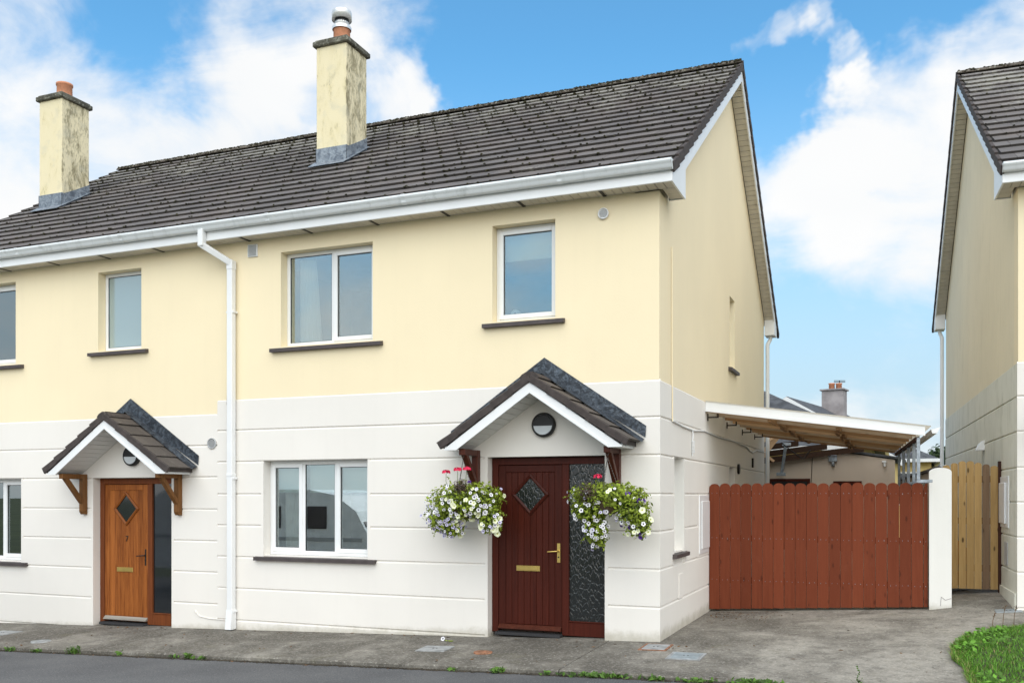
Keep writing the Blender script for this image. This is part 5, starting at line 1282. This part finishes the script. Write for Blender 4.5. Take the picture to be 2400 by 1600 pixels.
cover('access_cover', 'grey cover with rusty frame in the paving at the house corner', -.09, .17, -.54, -.20, 'cover_grey', 'rust_cover')
cover('access_cover', 'blue-grey steel cover with pale mortar rim in front of the house corner', .31, .62, -.975, -.63, 'cover_blue', 'cover_grey', ribs=12)
cover('access_cover', 'grey rectangular cover cut by the left edge of the picture', -9.65, -9.22, -1.05, -.70, 'cover_grey', None)
cover('access_cover', 'bluish slab cover in the concrete beside the neighbouring house', 3.66, 3.96, 2.50, 2.72, 'cover_blue', None)
for x, y, r, mt, lab in ((-1.76, -1.04, .105, 'rust_cover', 'small round rusty cover in the path below the dark red door'), (-8.08, -1.39, .125, 'cover_grey', 'small round pale cover in the path below the orange door')):
    t = thing('round_cover', lab, 'drain cover', (x, y, zg(x, y)), group='covers set in the paving')
    z = zg(x, y) + .004
    m = MB(); m.lathe([(r * .8, z), (r * .82, z + .008), (r, z + .008), (r * 1.02, z - .02)], 24, (x, y, 0)); obj('rim', m, mt, t)
    m = MB(); m.lathe([(.001, z + .006), (r * .3, z + .007), (r * .32, z + .003), (r * .5, z + .003), (r * .52, z + .007), (r * .79, z + .006), (r * .79, z - .01)], 24, (x, y, 0)); obj('lid', m, mt, t)
t = thing('fallen_flower', 'single white petunia lying on the path beneath the left basket', 'flower', (-2.58, -.40, zg(-2.58, -.4)))
inst(FL['white'], t, Matrix.Translation((0, 0, .03)) @ Matrix.Rotation(radians(70), 4, 'X') @ Matrix.Scale(.03, 4), 'bloom')
m = MB(); m.tube([(-2.58, -.39, zg(-2.58, -.4) + .02), (-2.52, -.42, zg(-2.52, -.42) + .012), (-2.44, -.43, zg(-2.44, -.43) + .008)], .003, 5)
for k in range(8): leaf_into(m, Vector((-2.52 + k * .012, -.42 + rg.gauss(0, .012), zg(-2.5, -.42) + .015)), Vector((rg.gauss(0, .3), 0, 1)), .022, rg)
obj('stem', m, 'leaf', t, fix=False)
lf = MB()
for _ in range(330):
    x = rg.uniform(-9.5, 3.6); y = rg.choice((rg.uniform(-1.78, -.02), rg.uniform(-1.78, 2.9), KERB - rg.random() * .06, -.03 - rg.random() ** 2 * .4))
    if x < .06 and y > -.02: continue
    if x > lawn_x(y) - .02: continue
    z = (zg(x, y) if y > KERB else road_z(x, y)) + .006; s2 = rg.choice((.008, .010, .013, .018, .028)); leaf_into(lf, Vector((x, y, z)), Vector((rg.gauss(0, .25), rg.gauss(0, .25), 1)), s2, rg, 2.2)
for _ in range(260):
    x = .12 + abs(rg.gauss(0, .42)); y = 2.95 - abs(rg.gauss(0, .5)); leaf_into(lf, Vector((x, y, zg(x, y) + .006)), Vector((rg.gauss(0, .3), rg.gauss(0, .3), 1)), rg.uniform(.006, .02), rg, 1.8)
tag(stuff(obj('leaf_litter', lf, 'fallen', fix=False)), 'scattered brown dead leaf bits on the path and driveway', 'leaf litter')
kd = MB()
for _ in range(2600):
    x = rg.uniform(-10, 2.8); y = KERB - abs(rg.gauss(0, .02)) - .004; blob(kd, (x, y, road_z(x, y) + .004), rg.uniform(.006, .021), rg, .7)
tag(stuff(obj('kerb_dirt', kd, 'dirt', fix=False)), 'line of dark soil and moss lying along the foot of the kerb', 'dirt')

# ------------------------------------------------------------------ far tree and the caravan that the ground-floor window mirrors
def tree(label, x, y, zb, h, cr, seed, n=5000, grp='trees'):
    r = random.Random(seed); t = thing('tree', label, 'tree', (x, y, zb), group=grp)
    m = MB(); m.tube([(x, y, zb), (x + .05, y, zb + h * .3), (x - .05, y + .05, zb + h * .6), (x, y, zb + h * .9)], [.16, .13, .09, .03], 8)
    for k in range(9):
        a = r.uniform(0, 6.28); z = zb + h * r.uniform(.3, .7); m.tube([(x, y, z), (x + cos(a) * cr * .4, y + sin(a) * cr * .4, z + h * .12), (x + cos(a) * cr * .8, y + sin(a) * cr * .8, z + h * .2)], [.06, .04, .015], 6)
    obj('trunk', m, 'bark', t)
    m = MB()
    cl = [(Vector((r.gauss(0, .45) * cr, r.gauss(0, .45) * cr, zb * 0 + r.uniform(.35, 1) * h)), r.uniform(.25, .45) * cr) for _ in range(26)]
    for _ in range(n):
        c, q = r.choice(cl); d = Vector((r.gauss(0, 1), r.gauss(0, 1), r.gauss(0, 1))).normalized(); p = Vector((x, y, zb)) + c + d * q * r.random() ** .4
        leaf_into(m, p, d + Vector((0, 0, .5)), r.uniform(.08, .16), r)
    obj('crown', m, 'tree_leaf', t, fix=False)
tree('dark green far tree showing beside the yellow house and drainpipe', 5.0, 40, 0, 3.9, 1.5, 4)
cv = thing('caravan', 'white touring caravan across the road, seen mirrored in the ground-floor window', 'caravan', (-10.3, -6.7, -.4))
side = [(-13.2, .05), (-7.75, .05), (-7.35, .35), (-7.40, .75), (-7.75, 1.35), (-8.25, 1.68), (-8.9, 1.80), (-12.7, 1.82), (-13.15, 1.6), (-13.25, 1.0)]
m = MB(); m.prism(side, 'y', -7.8, -5.62); obj('body', m, 'caravan_white', cv)
for x0_, x1_, z0_, z1_ in ((-9.0, -8.45, .98, 1.45), (-10.2, -9.6, .98, 1.45), (-12.2, -11.2, .98, 1.45)): obj('window', MB().box(x0_, x1_, -5.62, -5.595, z0_, z1_, .01), 'caravan_glass', cv)
m = MB(); m.add([(-8.02, -5.70, 1.50), (-7.56, -5.70, 1.03), (-7.56, -7.7, 1.03), (-8.02, -7.7, 1.50), (-8.00, -5.70, 1.515), (-7.53, -5.70, 1.04), (-7.53, -7.7, 1.04), (-8.00, -7.7, 1.515)], [(0, 1, 2, 3), (4, 5, 6, 7), (0, 1, 5, 4), (1, 2, 6, 5), (2, 3, 7, 6), (3, 0, 4, 7)]); obj('front_window', m, 'caravan_glass', cv)
obj('door', MB().box(-11.0, -10.45, -5.62, -5.60, .15, 1.6, .008), 'upvc', cv)
obj('trim_stripe', MB().box(-13.1, -7.6, -5.62, -5.608, .72, .80, .002), 'grey_plastic', cv)
for y in (-5.75, -7.65): obj('wheel', MB().lathe([(.001, -.08), (.18, -.08), (.28, -.08), (.30, -.04), (.30, .04), (.28, .08), (.001, .08)], 22, (-10.4, y, -.07), 'y'), 'tyre', cv)
m = MB(); m.bar((-7.5, -6.4, .12), (-6.6, -6.7, .1), .06, .06); m.bar((-7.5, -7.0, .12), (-6.6, -6.7, .1), .06, .06); m.bar((-6.75, -6.7, .1), (-6.75, -6.7, -.33), .05, .05); obj('drawbar', m, 'galv', cv)
